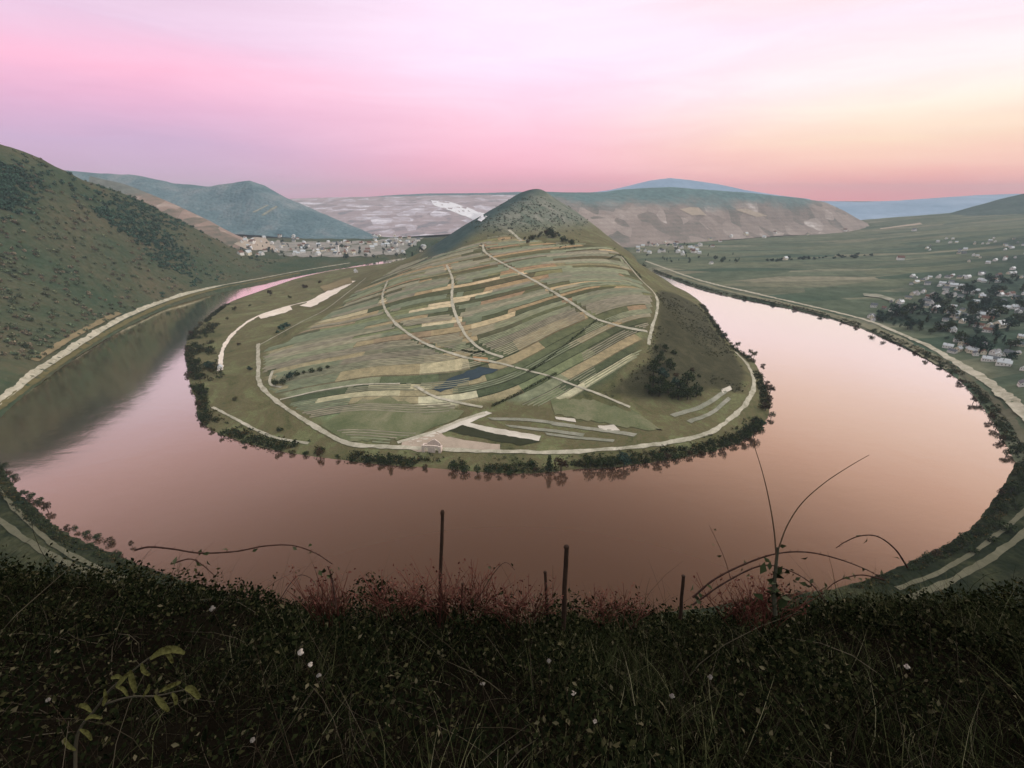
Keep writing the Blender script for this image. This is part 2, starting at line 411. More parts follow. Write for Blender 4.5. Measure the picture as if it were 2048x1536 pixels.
Zr = np.maximum(tps(X, Y), 5); Zr = smooth(0, 20, D) * Zr + (1 - smooth(0, 20, D)) * D * 0.3
Zr = np.where(D < 0, np.maximum(D * 0.3, -4), Zr + NZ * 3 * smooth(60, 250, D))
V = np.stack([X, Y, Zr], -1).reshape(-1, 3); FQ = grid_faces(len(xs), len(ys)); FQ = FQ[(D.reshape(-1)[FQ] > -30).any(1)]
bvh_add(V, FQ)
vq = [at_z(*q) for q in [(1700, 640, 8), (1790, 560, 16), (1900, 505, 35), (2080, 470, 60), (2150, 600, 30), (2100, 860, 10), (1990, 770, 8), (1880, 690, 8), (1800, 655, 8)]]; VQ = [q[:2] for q in vq]
vil = np.where(inside(X, Y, VQ), smooth(0, 60, poly_dist(X, Y, VQ + VQ[:1])), 0) * np.clip(0.75 + NZ, 0.3, 1)
m, nt, b = new_mat('plain_fields'); p = pos(nt)
mp = node(nt, 'ShaderNodeMapping', {'Vector': p, 'Rotation': (0, 0, R(-18)), 'Scale': (0.003, 0.017, 0.0)})
vo = node(nt, 'ShaderNodeTexVoronoi', {'Vector': mp.outputs[0], 'Scale': 1.0, 'Randomness': 0.9})
fc = ramp(nt, node(nt, 'ShaderNodeSeparateColor', {0: vo.outputs['Color']}).outputs[0], [(0.05, (0.05, 0.085, 0.058)), (0.3, (0.125, 0.145, 0.095)), (0.5, (0.075, 0.105, 0.072)), (0.7, (0.165, 0.165, 0.115)), (0.85, (0.095, 0.13, 0.088)), (1.0, (0.21, 0.205, 0.15))])
fc = mixc(nt, 1.0, fc, ramp(nt, nz(nt, 0.03, 7, 0.75, p), [(0.3, (0.5, 0.55, 0.5)), (0.7, (1.4, 1.35, 1.3))]), 'MULTIPLY')
fc = mixc(nt, at('village'), fc, ramp(nt, nz(nt, 0.05, 6, 0.75, p), [(0.3, (0.008, 0.02, 0.015)), (0.5, (0.025, 0.05, 0.035)), (0.7, (0.08, 0.12, 0.085))]))
nt.links.new(fc, b.inputs['Base Color']); b.inputs['Roughness'].default_value = 0.95; b.inputs['Specular IOR Level'].default_value = 0.05
bump(nt, b, nz(nt, 0.1, 4, 0.7, p), 0.6, 3)
obj('plain', mesh('plain', V, FQ, {'village': vil.ravel()}, True), m, kind='structure')

# ---- distant hills -------------------------------------------------------------
def loft(name, base, crest, mat, nu=140, nv=26, amp=10, rough=4, seed=1.0, shape=1.0, back=1.3, drop=60):
    def res(P):
        P = sorted(P); px = np.linspace(P[0][0], P[-1][0], nu)
        return px, np.interp(px, [q[0] for q in P], [q[1] for q in P]), np.interp(px, [q[0] for q in P], [q[2] for q in P])
    B = np.array([at_y(*q) for q in zip(*res(base))]); C = np.array([at_y(*q) for q in zip(*res(crest))])
    rows = []
    for j in range(nv):
        s = j / (nv - 1); w = (s * s * (3 - 2 * s)) * 0.55 + s * 0.45
        q = B * (1 - s) + C * s; q[:, 2] = B[:, 2] + (C[:, 2] - B[:, 2]) * w ** shape
        k = math.sin(math.pi * min(s, 1)) ** 0.8
        for i in range(nu):
            q[i, 2] += k * amp * fbm(q[i, 0], q[i, 1], 0.0016, 4, seed) + (0.35 + k) * rough * fbm(q[i, 0], q[i, 1], 0.012, 3, seed + 4)
        rows.append(q)
    q = C.copy(); q[:, :2] *= 1 + (back - 1) * 0.4; q[:, 2] -= drop * 0.25; rows.append(q)
    q = C.copy(); q[:, :2] *= back; q[:, 2] -= drop; rows.append(q)
    V = np.concatenate(rows); FQ = grid_faces(nu, nv + 2)
    bvh_add(V, FQ)
    return obj(name, mesh(name, V, FQ, None, True), mat, kind='structure')

M_TEAL_HAZE = land('hazy_far_woods', [(0.35, (0.072, 0.132, 0.156)), (0.5, (0.12, 0.186, 0.21)), (0.68, (0.24, 0.264, 0.282))], 0.004, 0.03, 0.05, 10)  # woods colour lightened and blued, distance haze painted in
def parcels(name, stops, sc, rot, top=None):
    m, nt, b = new_mat(name); p = pos(nt)
    wv = node(nt, 'ShaderNodeVectorMath', {0: p, 1: node(nt, 'ShaderNodeVectorMath', {0: node(nt, 'ShaderNodeTexNoise', {'Vector': p, 'Scale': 0.006}).outputs['Color'], 1: (90, 90, 0)}, operation='MULTIPLY').outputs[0]}, operation='ADD').outputs[0]
    mp = node(nt, 'ShaderNodeMapping', {'Vector': wv, 'Rotation': (0, 0, R(rot)), 'Scale': (sc[0], sc[1], 0)})
    vo = node(nt, 'ShaderNodeTexVoronoi', {'Vector': mp.outputs[0], 'Scale': 1.0, 'Randomness': 1.0})
    h = math_n(nt, 'ADD', math_n(nt, 'MULTIPLY', node(nt, 'ShaderNodeSeparateColor', {0: vo.outputs['Color']}).outputs[0], 0.3), math_n(nt, 'MULTIPLY', nz(nt, 0.009, 7, 0.75, p), 0.7))
    zz = node(nt, 'ShaderNodeSeparateXYZ', {0: wv}).outputs[2]; h = math_n(nt, 'ADD', h, math_n(nt, 'MULTIPLY', math_n(nt, 'SINE', math_n(nt, 'MULTIPLY', zz, 0.42)), 0.022))
    c = ramp(nt, h, stops)
    if top:
        hz = math_n(nt, 'ADD', node(nt, 'ShaderNodeSeparateXYZ', {0: p}).outputs[2], math_n(nt, 'MULTIPLY', math_n(nt, 'SUBTRACT', nz(nt, 0.004, 5, 0.7, p), 0.5), 170.0))
        f = node(nt, 'ShaderNodeMapRange', {'Value': hz, 'From Min': top[0], 'From Max': top[1]}, interpolation_type='SMOOTHSTEP').outputs[0]
        c = mixc(nt, f, c, ramp(nt, nz(nt, 0.03, 5, 0.75, p), [(0.3, top[2]), (0.7, tuple(q * 2 for q in top[2]))]))
    nt.links.new(c, b.inputs['Base Color']); b.inputs['Roughness'].default_value = 0.95; b.inputs['Specular IOR Level'].default_value = 0.05
    bump(nt, b, nz(nt, 0.03, 5, 0.75, p), 0.7, 8)
    return m
M_PINK = parcels('far_fields', [(0.28, (0.2, 0.21, 0.23)), (0.42, (0.33, 0.28, 0.29)), (0.53, (0.38, 0.33, 0.34)), (0.62, (0.46, 0.44, 0.48)), (0.76, (0.8, 0.8, 0.84))], (0.009, 0.009), 25)
M_BROWN = parcels('brown_hill', [(0.3, (0.15, 0.15, 0.13)), (0.44, (0.235, 0.2, 0.175)), (0.56, (0.29, 0.245, 0.215)), (0.68, (0.36, 0.31, 0.275)), (0.8, (0.6, 0.56, 0.52))], (0.012, 0.012), -30, (140, 215, (0.075, 0.125, 0.125)))
M_SPUR = parcels('spur_fields', [(0.3, (0.11, 0.11, 0.08)), (0.45, (0.24, 0.18, 0.14)), (0.6, (0.3, 0.22, 0.18)), (0.75, (0.46, 0.4, 0.34))], (0.012, 0.005), 30, (185, 230, (0.09, 0.1, 0.085)))
M_BLUE_HAZE = land('far_ridge', [(0.35, (0.16, 0.272, 0.384)), (0.65, (0.32, 0.432, 0.56))], 0.002, 0.02, None, 10)  # pale blue stands in for haze over the farthest ridges
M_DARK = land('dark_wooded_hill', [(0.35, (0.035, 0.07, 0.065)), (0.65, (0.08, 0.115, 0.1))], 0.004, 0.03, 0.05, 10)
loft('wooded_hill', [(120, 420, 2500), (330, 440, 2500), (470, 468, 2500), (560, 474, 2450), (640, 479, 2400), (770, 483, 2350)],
     [(60, 335, 3100), (190, 346, 3100), (270, 350, 3100), (350, 367, 3050), (420, 373, 3000), (465, 366, 3000), (500, 361, 3000), (530, 371, 3000), (570, 394, 2950), (640, 424, 2900), (700, 450, 2800), (770, 481, 2400)], M_TEAL_HAZE, seed=2.0, amp=18, rough=9)
loft('brown_spur', [(180, 470, 1850), (300, 480, 1850), (400, 500, 1850), (500, 512, 1850), (560, 516, 1850)],
     [(180, 352, 2150), (250, 368, 2150), (310, 392, 2150), (370, 418, 2120), (420, 442, 2100), (470, 470, 2060), (520, 492, 2000), (560, 508, 1950)], M_SPUR, nu=90, seed=6.0, amp=6)
loft('field_slope', [(430, 476, 2500), (600, 478, 2500), (700, 478, 2500), (800, 474, 2500), (900, 468, 2500), (1000, 470, 2500), (1140, 472, 2500)],
     [(430, 398, 4400), (560, 398, 4400), (620, 396, 4400), (700, 394, 4400), (800, 393, 4400), (860, 391, 4400), (960, 390, 4400), (1060, 390, 4400), (1140, 392, 4400)], M_PINK, nu=160, seed=9.0, amp=26)
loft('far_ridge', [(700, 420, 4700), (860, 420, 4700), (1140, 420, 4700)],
     [(700, 396, 5200), (790, 390, 5200), (850, 387, 5200), (960, 386, 5200), (1060, 383, 5200), (1140, 388, 5200)], M_TEAL_HAZE, nu=90, nv=12, seed=12.0)
loft('brown_hill', [(1040, 490, 1800), (1150, 492, 1850), (1260, 495, 1950), (1400, 484, 2150), (1550, 472, 2350), (1770, 464, 2500)],
     [(1040, 392, 2500), (1085, 383, 2500), (1150, 385, 2520), (1210, 384, 2550), (1250, 378, 2600), (1340, 374, 2600), (1420, 380, 2600), (1500, 386, 2650), (1600, 396, 2700), (1650, 404, 2750), (1685, 420, 2780), (1720, 440, 2800), (1770, 460, 2800)], M_BROWN, nu=170, nv=34, seed=15.0, amp=20)
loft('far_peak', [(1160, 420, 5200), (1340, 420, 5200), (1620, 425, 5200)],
     [(1160, 388, 6200), (1220, 380, 6200), (1260, 371, 6200), (1300, 361, 6200), (1340, 356, 6200), (1380, 360, 6200), (1440, 369, 6200), (1490, 380, 6200), (1560, 391, 6200), (1620, 398, 6200)], M_BLUE_HAZE, nu=90, nv=14, seed=18.0)
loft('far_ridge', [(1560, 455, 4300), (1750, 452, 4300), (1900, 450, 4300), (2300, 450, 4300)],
     [(1560, 399, 5800), (1650, 402, 5800), (1720, 404, 5800), (1800, 401, 5800), (1870, 396, 5800), (1960, 390, 5800), (2060, 387, 5800), (2300, 384, 5800)], M_BLUE_HAZE, nu=120, nv=18, seed=21.0)
loft('dark_hill', [(1740, 463, 2600), (1850, 468, 2500), (1950, 474, 2350), (2048, 480, 2250), (2200, 490, 2100)],
     [(1740, 456, 2900), (1800, 448, 2950), (1850, 438, 3000), (1900, 426, 3000), (1950, 412, 3000), (2000, 398, 3000), (2048, 387, 3000), (2200, 350, 3000)], M_DARK, nu=100, seed=24.0, amp=10)

BVH = BVHTree.FromPolygons(BV, BF)
def hit(px, py):
    h = BVH.ray_cast(Vector((0, 0, EYE)), Vector(ray(px, py)).normalized())
    return h[0], h[1]
def drop(x, y):
    h = BVH.ray_cast(Vector((x, y, 900)), Vector((0, 0, -1)))
    return h[0].z if h[0] else 0.0

# ---- base ground to the horizon and the river ------------------------------------
g = 30000
obj('ground', mesh('ground', [(-g, -g, -5), (g, -g, -5), (g, g, -5), (-g, g, -5)], [(0, 1, 2, 3)]), land('base_soil', [(0.3, (0.05, 0.06, 0.04)), (0.7, (0.11, 0.1, 0.07))], 0.003, 0.05), kind='structure')
m, nt, b = new_mat('river_water'); p = pos(nt)
nt.nodes.remove(b)
rp = node(nt, 'ShaderNodeMapping', {'Vector': p, 'Scale': (0.05, 0.11, 1)})
h_ = math_n(nt, 'ADD', nz(nt, 1.0, 5, 0.6, rp.outputs[0], 0.5), math_n(nt, 'MULTIPLY', nz(nt, 0.02, 3, 0.5, p, 1.0), 1.5))
bm = node(nt, 'ShaderNodeBump', {'Height': h_, 'Strength': 0.16, 'Distance': 0.5}).outputs[0]
body = node(nt, 'ShaderNodeBsdfDiffuse', {'Color': (0.072, 0.04, 0.025, 1)})
gl = node(nt, 'ShaderNodeBsdfGlossy', {'Color': (1.0, 0.96, 0.84, 1), 'Roughness': 0.09, 'Normal': bm})
lw = node(nt, 'ShaderNodeLayerWeight', {'Blend': 0.5}).outputs['Facing']
fr_ = node(nt, 'ShaderNodeMapRange', {'Value': lw, 'From Min': 0.22, 'From Max': 0.87, 'To Min': 0.02, 'To Max': 0.98}, interpolation_type='SMOOTHSTEP').outputs[0]
mx = node(nt, 'ShaderNodeMixShader', {0: fr_, 1: body.outputs[0], 2: gl.outputs[0]})
nt.links.new(mx.outputs[0], nt.nodes['Material Output'].inputs['Surface'])
obj('river', mesh('river', [(-1600, 100, 0), (1400, 100, 0), (1400, 2600, 0), (-1600, 2600, 0)], [(0, 1, 2, 3)]), m, kind='structure')

# ------------------------------------------------------------------ draped ribbons and plots
TRACKS = []
def ribbon(name, px, width, mat, lift=0.55, kind='structure', n=22, label=None, cat=None, wob=0.15):
    P = spline([(x, y, 0) for x, y in px], n)
    if name == 'track': width *= 0.72
    C = [hit(q.x, q.y)[0] for q in P]; C = [c for c in C if c is not None]
    D = [C[0]]
    for c in C[1:]:
        if (c - D[-1]).length > 2.2 and (c - D[-1]).length < 160: D.append(c)
    if name == 'track': TRACKS.extend((c.x, c.y, width) for c in D)
    V = []
    for i, c in enumerate(D):
        t = (D[min(i + 2, len(D) - 1)] - D[max(i - 2, 0)]); t.z = 0
        if t.length < 1e-6: t = Vector((1, 0, 0))
        t.normalize(); s = Vector((-t.y, t.x, 0))
        w = width * (1 + wob * math.sin(i * 0.43) * 0.6 + wob * (random.random() - 0.5) * 0.5) / 2
        for k in (-1, -0.6, -0.2, 0.2, 0.6, 1):
            q = c + s * w * k * (1 + (0.5 * fbm(c.x + 50 * k, c.y, 0.09, 3, 6.0) if abs(k) == 1 else 0)); V.append((q.x, q.y, max(drop(q.x, q.y), c.z - 1.2) + lift))
    Fc = [(i * 6 + k, i * 6 + k + 1, i * 6 + k + 7, i * 6 + k + 6) for i in range(len(D) - 1) for k in range(5)]
    return obj(name, mesh(name, V, Fc, None, True), mat, kind=kind, label=label, cat=cat)

q_x = lambda v_: v_ * 1.0
def plot(name, A, B, mat, n=24, m_=8, lift=0.5, **kw):
    A = spline([(x, y, 0) for x, y in A], 8); B = spline([(x, y, 0) for x, y in B], 8)
    pick = lambda L, s: L[int(s * (len(L) - 1))].lerp(L[min(int(s * (len(L) - 1)) + 1, len(L) - 1)], s * (len(L) - 1) % 1)
    V = []; 
    for j in range(m_ + 1):
        for i in range(n + 1):
            a, c = pick(A, i / n), pick(B, i / n); e_ = 0.16 * fbm(q_x(a.x), a.y, 0.06, 3, 3.0) if j in (0, m_) else 0
            q = a.lerp(c, j / m_ + e_); h = hit(q.x, q.y)[0]
            V.append((h.x, h.y, h.z + lift) if h else at_z(q.x, q.y, 5))
    Fc = [(j * (n + 1) + i, j * (n + 1) + i + 1, (j + 1) * (n + 1) + i + 1, (j + 1) * (n + 1) + i) for j in range(m_) for i in range(n)]
    return obj(name, mesh(name, V, Fc, None, True), mat, kind=kw.get('kind', 'structure'))

def gmat(name, c, c2, sc=0.15):
    return land(name, [(0.3, c2), (0.7, c)], sc, 0.8, None, 0.5, 0.4)
M_TRACK = gmat('track_gravel', (0.6, 0.57, 0.46), (0.2, 0.2, 0.135), 0.1)
M_ROAD = gmat('pale_road', (0.1674, 0.1643, 0.1147), (0.0806, 0.0837, 0.0527), 0.07)
M_PALE = gmat('pale_field', (0.7, 0.67, 0.58), (0.4, 0.38, 0.31), 0.05)
M_WHITE = gmat('white_field', (0.85, 0.78, 0.68), (0.62, 0.55, 0.45), 0.06)
M_YARD = gmat('sandy_yard', (0.48, 0.4, 0.32), (0.3, 0.26, 0.2), 0.08)
M_GREYP = gmat('grey_field', (0.38, 0.375, 0.31), (0.13, 0.145, 0.095), 0.05)
M_SLATE = gmat('slate_plot', (0.05, 0.075, 0.09), (0.035, 0.05, 0.06), 0.06)
M_DPLOT = gmat('dark_plot', (0.05, 0.055, 0.03), (0.03, 0.034, 0.02), 0.06)
M_GREENP = land('green_meadow', [(0.35, (0.09, 0.115, 0.055)), (0.5, (0.15, 0.165, 0.09)), (0.66, (0.23, 0.22, 0.14))], 0.03, 0.5, None, 0.6)
M_TANP = gmat('tan_plot', (0.27, 0.22, 0.13), (0.17, 0.145, 0.08), 0.05)

for px, w in [([(775, 562), (765, 592), (772, 622), (800, 655), (850, 687), (925, 714), (985, 724), (1030, 735)], 5),
              ([(1030, 735), (1095, 752), (1140, 768), (1200, 790), (1260, 815)], 4),
              ([(893, 530), (905, 560), (904, 600), (915, 640), (935, 675), (965, 700), (1008, 716)], 5.5),
              ([(965, 488), (974, 508), (1035, 543), (1090, 574), (1145, 608), (1190, 637), (1245, 654), (1297, 664)], 6.5),
              ([(1018, 460), (1030, 470), (1043, 482)], 9),
              ([(1242, 512), (1278, 556), (1312, 592), (1313, 628), (1304, 655), (1297, 690)], 5),
              ([(516, 688), (517, 735), (522, 772), (560, 808), (605, 838), (650, 866), (700, 888), (770, 894), (850, 897), (940, 902), (1030, 904), (1120, 905), (1240, 897), (1330, 887), (1400, 872),
                (1445, 850), (1488, 812), (1508, 772), (1496, 732), (1470, 704)], 6),
              ([(520, 690), (600, 646), (650, 620), (700, 582), (732, 556)], 3.5),
              ([(560, 800), (640, 782), (720, 770), (800, 768)], 3.5),
              ([(830, 772), (870, 794), (920, 806), (965, 815)], 4.5),
              ([(545, 742), (540, 768), (566, 776)], 4),
              ([(425, 815), (470, 838), (520, 864), (560, 878), (620, 888)], 3.5),
              ([(795, 886), (860, 866), (920, 842), (970, 826)], 5)]:
    ribbon('track', px, w, M_TRACK)
ribbon('track', [(440, 742), (444, 705), (460, 675), (485, 652), (520, 631), (580, 612), (640, 598)], 8, M_WHITE, wob=0.35)
plot('pale_field', [(600, 612), (640, 590), (690, 562)], [(622, 615), (664, 592), (712, 562)], M_WHITE)
plot('pale_field', [(516, 632), (545, 623), (580, 612)], [(522, 638), (556, 630), (585, 620)], M_WHITE)
plot('pale_field', [(918, 842), (990, 857), (1082, 872)], [(924, 850), (990, 868), (1078, 882)], M_PALE)
plot('pale_field', [(1110, 834), (1150, 838)], [(1112, 839), (1152, 845)], M_PALE, 8, 3)
for A, B in [([(975, 836), (1060, 838), (1150, 850)], [(985, 841), (1065, 844), (1148, 856)]), ([(1010, 850), (1090, 858), (1170, 868)], [(1020, 855), (1092, 864), (1166, 874)]), ([(1100, 846), (1190, 856), (1275, 868)], [(1104, 851), (1188, 862), (1268, 874)]),
             ([(1090, 866), (1160, 874), (1230, 880)], [(1094, 871), (1160, 879), (1226, 885)]), ([(1340, 830), (1400, 810), (1450, 780)], [(1350, 835), (1408, 816), (1455, 786)]), ([(1372, 842), (1420, 824), (1456, 794)], [(1382, 847), (1426, 829), (1462, 799)])]:
    plot('grey_field', A, B, M_GREYP, 22, 4)
plot('pale_field', [(812, 884), (870, 862), (925, 840), (972, 823)], [(822, 890), (882, 868), (938, 846), (984, 827)], M_PALE, 26, 3)
plot('pale_field', [(1195, 852), (1228, 850)], [(1200, 860), (1240, 862)], M_PALE, 8, 3)
plot('pale_field', [(1442, 780), (1460, 772)], [(1446, 788), (1464, 780)], M_PALE, 6, 3)
plot('yard', [(805, 884), (850, 870), (880, 866), (900, 876), (1000, 890)], [(800, 899), (850, 903), (880, 903), (920, 900), (1000, 901)], M_YARD)
plot('slate_plot', [(866, 779), (905, 756), (960, 734)], [(882, 785), (930, 766), (1000, 740)], M_SLATE)
plot('tan_plot', [(945, 713), (975, 716)], [(948, 722), (978, 726)], gmat('orange_soil', (0.4, 0.24, 0.12), (0.3, 0.19, 0.1)), 6, 3)
plot('meadow', [(640, 850), (740, 800), (850, 810), (930, 822)], [(690, 882), (760, 884), (830, 870), (915, 838)], M_GREENP)
plot('meadow', [(1100, 800), (1180, 800), (1280, 830)], [(1110, 830), (1200, 845), (1330, 866)], M_GREENP)
plot('dark_plot', [(930, 850), (1000, 866), (1080, 884)], [(890, 862), (960, 876), (1040, 892)], M_DPLOT, lift=0.4)

ribbon('road', [(-20, 818), (20, 788), (70, 748), (150, 694), (240, 640), (330, 602), (420, 576), (520, 557), (600, 542), (700, 526)], 7, M_TRACK, wob=0.1)
ribbon('road', [(70, 722), (120, 690), (180, 655), (240, 626)], 7, M_TANP)
ribbon('bank_verge', [(-20, 828), (20, 800), (70, 762), (150, 706), (240, 652), (330, 610), (420, 581), (520, 562), (600, 546)], 7, gmat('bank_grass', (0.17, 0.15, 0.07), (0.09, 0.085, 0.04)), lift=0.6)
ribbon('road', [(-40, 930), (5, 988), (50, 1038), (110, 1092), (180, 1128), (260, 1160)], 2.6, M_ROAD)
ribbon('road', [(-40, 1005), (10, 1050), (60, 1085), (110, 1115), (190, 1150), (280, 1185)], 3.2, M_ROAD)
ribbon('bank_verge', [(1340, 548), (1440, 578), (1540, 601), (1640, 625), (1740, 655), (1800, 681), (1850, 707), (1900, 738)], 13, gmat('embankment_grass', (0.27, 0.26, 0.18), (0.13, 0.135, 0.085), 0.05), lift=0.4)
ribbon('road', [(1290, 522), (1400, 561), (1500, 585), (1600, 608), (1680, 627), (1745, 645), (1814, 674), (1863, 696), (1921, 731), (1970, 761), (2009, 793), (2048, 828), (2090, 880)], 9, M_TRACK, lift=0.8, wob=0.08)
ribbon('road', [(1880, 719), (1920, 746), (1960, 778), (2000, 815), (2030, 852), (2058, 898)], 5, M_ROAD, lift=0.7, wob=0.08)
ribbon('road', [(2110, 960), (2075, 1000), (2030, 1040), (1960, 1096), (1880, 1145), (1790, 1180)], 2.6, M_ROAD)
ribbon('road', [(2120, 1000), (2075, 1045), (2030, 1082), (1960, 1130), (1890, 1168), (1800, 1204)], 3.4, M_ROAD)
plot('town_ground', [(520, 482), (620, 484), (740, 481), (850, 474)], [(560, 512), (640, 514), (740, 512), (800, 508)], gmat('town_ground', (0.4, 0.36, 0.33), (0.12, 0.14, 0.11), 0.02), 30, 8, 1.0)
# pale parcels on the distant slopes
for A, B, mt in [([(862, 401), (905, 406), (978, 431)], [(868, 411), (908, 425), (962, 445)], gmat('white_terrace', (0.85, 0.87, 0.88), (0.6, 0.62, 0.64), 0.03)), ([(505, 424), (535, 410)], [(508, 426), (538, 411)], M_GREYP), ([(522, 430), (552, 412)], [(526, 432), (556, 414)], M_GREYP),
                 ([(468, 488), (520, 474), (548, 492)], [(500, 502), (540, 500), (560, 506)], M_YARD), ([(1360, 419), (1395, 414)], [(1385, 432), (1412, 430)], M_YARD), ([(1470, 420), (1490, 417)], [(1512, 434), (1535, 432)], M_YARD),
                 ([(1760, 457), (1840, 446)], [(1760, 459), (1845, 449)], M_YARD), ([(1725, 588), (1760, 590), (1790, 600)], [(1728, 593), (1762, 597), (1786, 606)], M_GREYP), ([(640, 575), (700, 555)], [(650, 585), (705, 566)], M_TANP)]:
    plot('pale_field', A, B, mt, 14, 5, 1.5)

# ------------------------------------------------------------------ vine rows on the slope (uncountable: one object)
rowsV, rowsF, rowsC = [], [], []
ysr = np.arange(300, 1250, 4.0); xr = np.arange(-420, 330, 5.0)
from_t = {}
for xi in xr: from_t[xi] = row_t(np.full_like(ysr, xi), ysr)
pal = [(0.235, 0.2358, 0.1488), (0.2827, 0.2548, 0.178), (0.2028, 0.232, 0.141), (0.3295, 0.3052, 0.2012), (0.258, 0.2747, 0.1643)]
TA = np.array([(a_, b_) for a_, b_, c_ in TRACKS]); TW = np.array([c_ for a_, b_, c_ in TRACKS])
PEN_Z = lambda x, y: PBV.ray_cast(Vector((x, y, 900)), Vector((0, 0, -1)))[0]
VP = np.array(VINE_POLY)
for ci, c0 in enumerate(np.arange(280, 1240, 3.4)):
    parcel = int((c0 + 6 * math.sin(c0 * 0.031) + 3.4 * math.sin(c0 * 0.083)) / 14.0)
    yy = np.array([np.interp(c0, from_t[xi], ysr, left=-1, right=-1) for xi in xr])
    ok = (yy > 0) & inside(xr, yy, VINE_POLY)
    prev = False
    for xi, y0, o_ in zip(xr, yy, ok):
        sec = int((xi + 800 + (parcel * 37) % 60) / 130)
        h = random.Random(parcel * 977 + sec * 131).random()
        if o_ and (np.hypot(TA[:, 0] - xi, TA[:, 1] - y0) < TW * 0.5 + 2.2).any(): o_ = False
        if not o_ or h < 0.5: prev = False; continue
        q = PEN_Z(xi, y0)
        if q is None: prev = False; continue
        hh = 0.95 + 0.5 * h + random.uniform(-0.25, 0.25)
        k = len(rowsV); rowsV += [(xi, y0 - 0.45, q.z + 0.05), (xi + random.uniform(-.2, .2), y0 + random.uniform(-.15, .15), q.z + hh), (xi, y0 + 0.45, q.z + 0.05)]
        cc = pal[int(h * 997) % 5]; f_ = random.uniform(0.75, 1.2); rowsC += [tuple(v * f_ for v in cc)] * 3
        if prev: rowsF += [(k - 3, k, k + 1, k - 2), (k - 2, k + 1, k + 2, k - 1)]
        prev = True
m, nt, b = new_mat('vine_foliage'); a = node(nt, 'ShaderNodeAttribute', attribute_name='tint')
nt.links.new(a.outputs['Color'], b.inputs['Base Color']); b.inputs['Roughness'].default_value = 0.9
obj('vine_rows', mesh('vine_rows', rowsV, np.array(rowsF), {'tint': np.array(rowsC)}), m, kind='stuff', label='rows of bare trained vines covering the peninsula slope', cat='vines')

# ------------------------------------------------------------------ trees
def leafcloud(centres, radii, n, size, rng, flat=0.85):
    """n small bent leaf quads spread through clumps"""
    centres = np.asarray(centres, float); radii = np.asarray(radii, float)
    k = rng.integers(0, len(centres), n)
    d = rng.normal(size=(n, 3)); d /= np.linalg.norm(d, axis=1)[:, None]
    r = radii[k] * rng.uniform(0.35, 1.0, n) ** 0.5
    c = centres[k] + d * r[:, None] * np.array([1, 1, flat])
    a = d + rng.normal(size=(n, 3)) * 0.8; a /= np.linalg.norm(a, axis=1)[:, None]
    u = np.cross(a, rng.normal(size=(n, 3))); u /= np.linalg.norm(u, axis=1)[:, None]; w = np.cross(a, u)
    s = size * rng.uniform(0.55, 1.35, n)[:, None]
    V = np.stack([c - u * s, c - w * s * 0.6 + a * s * 0.15, c + u * s, c + w * s * 0.6 + a * s * 0.15], 1).reshape(-1, 3)
    return V, np.arange(4 * n).reshape(n, 4)

def crown_spec(h, w, rng, kind):
    n = 11 if kind == 'round' else 9
    C, Rr = [], []
    for i in range(n):
        if kind == 'round':
            q = 2 * math.pi * i / n * 1.9; z = h * (0.38 + 0.5 * ((i * 0.618) % 1)); rr = w * 0.33 * math.sqrt(max(0.1, 1 - ((z / h - 0.6) / 0.45) ** 2))
            C.append((math.cos(q) * rr + rng.normal() * 0.3, math.sin(q) * rr + rng.normal() * 0.3, z)); Rr.append(w * rng.uniform(0.18, 0.3))
        elif kind == 'tall':
            z = h * (0.2 + 0.72 * i / n); rr = w * 0.22 * (1.1 - i / n)
            q = i * 2.4; C.append((math.cos(q) * rr, math.sin(q) * rr, z)); Rr.append(w * (0.34 - 0.2 * i / n))
        else:
            q = i * 2.4; C.append((math.cos(q) * w * 0.3, math.sin(q) * w * 0.3, h * (0.22 + 0.5 * ((i * 0.618) % 1)))); Rr.append(w * rng.uniform(0.2, 0.3))
    return C, Rr

def trunk_mesh(h, r, C, rng):
    b = MB(); b.tube([(0, 0, -0.6), (0.05, 0.02, h * 0.2), (rng.normal() * 0.15, 0.1, h * 0.42), (0, 0, h * 0.75)], [r * 1.25, r, r * 0.72, r * 0.2], 7)
    for c in C[:6]:
        z0 = h * rng.uniform(0.25, 0.42); b.tube([(0, 0, z0), (c[0] * 0.5, c[1] * 0.5, z0 * 0.5 + c[2] * 0.5 + 0.2), c], [r * 0.5, r * 0.3, r * 0.1], 5)
    return b.mesh('trunk')

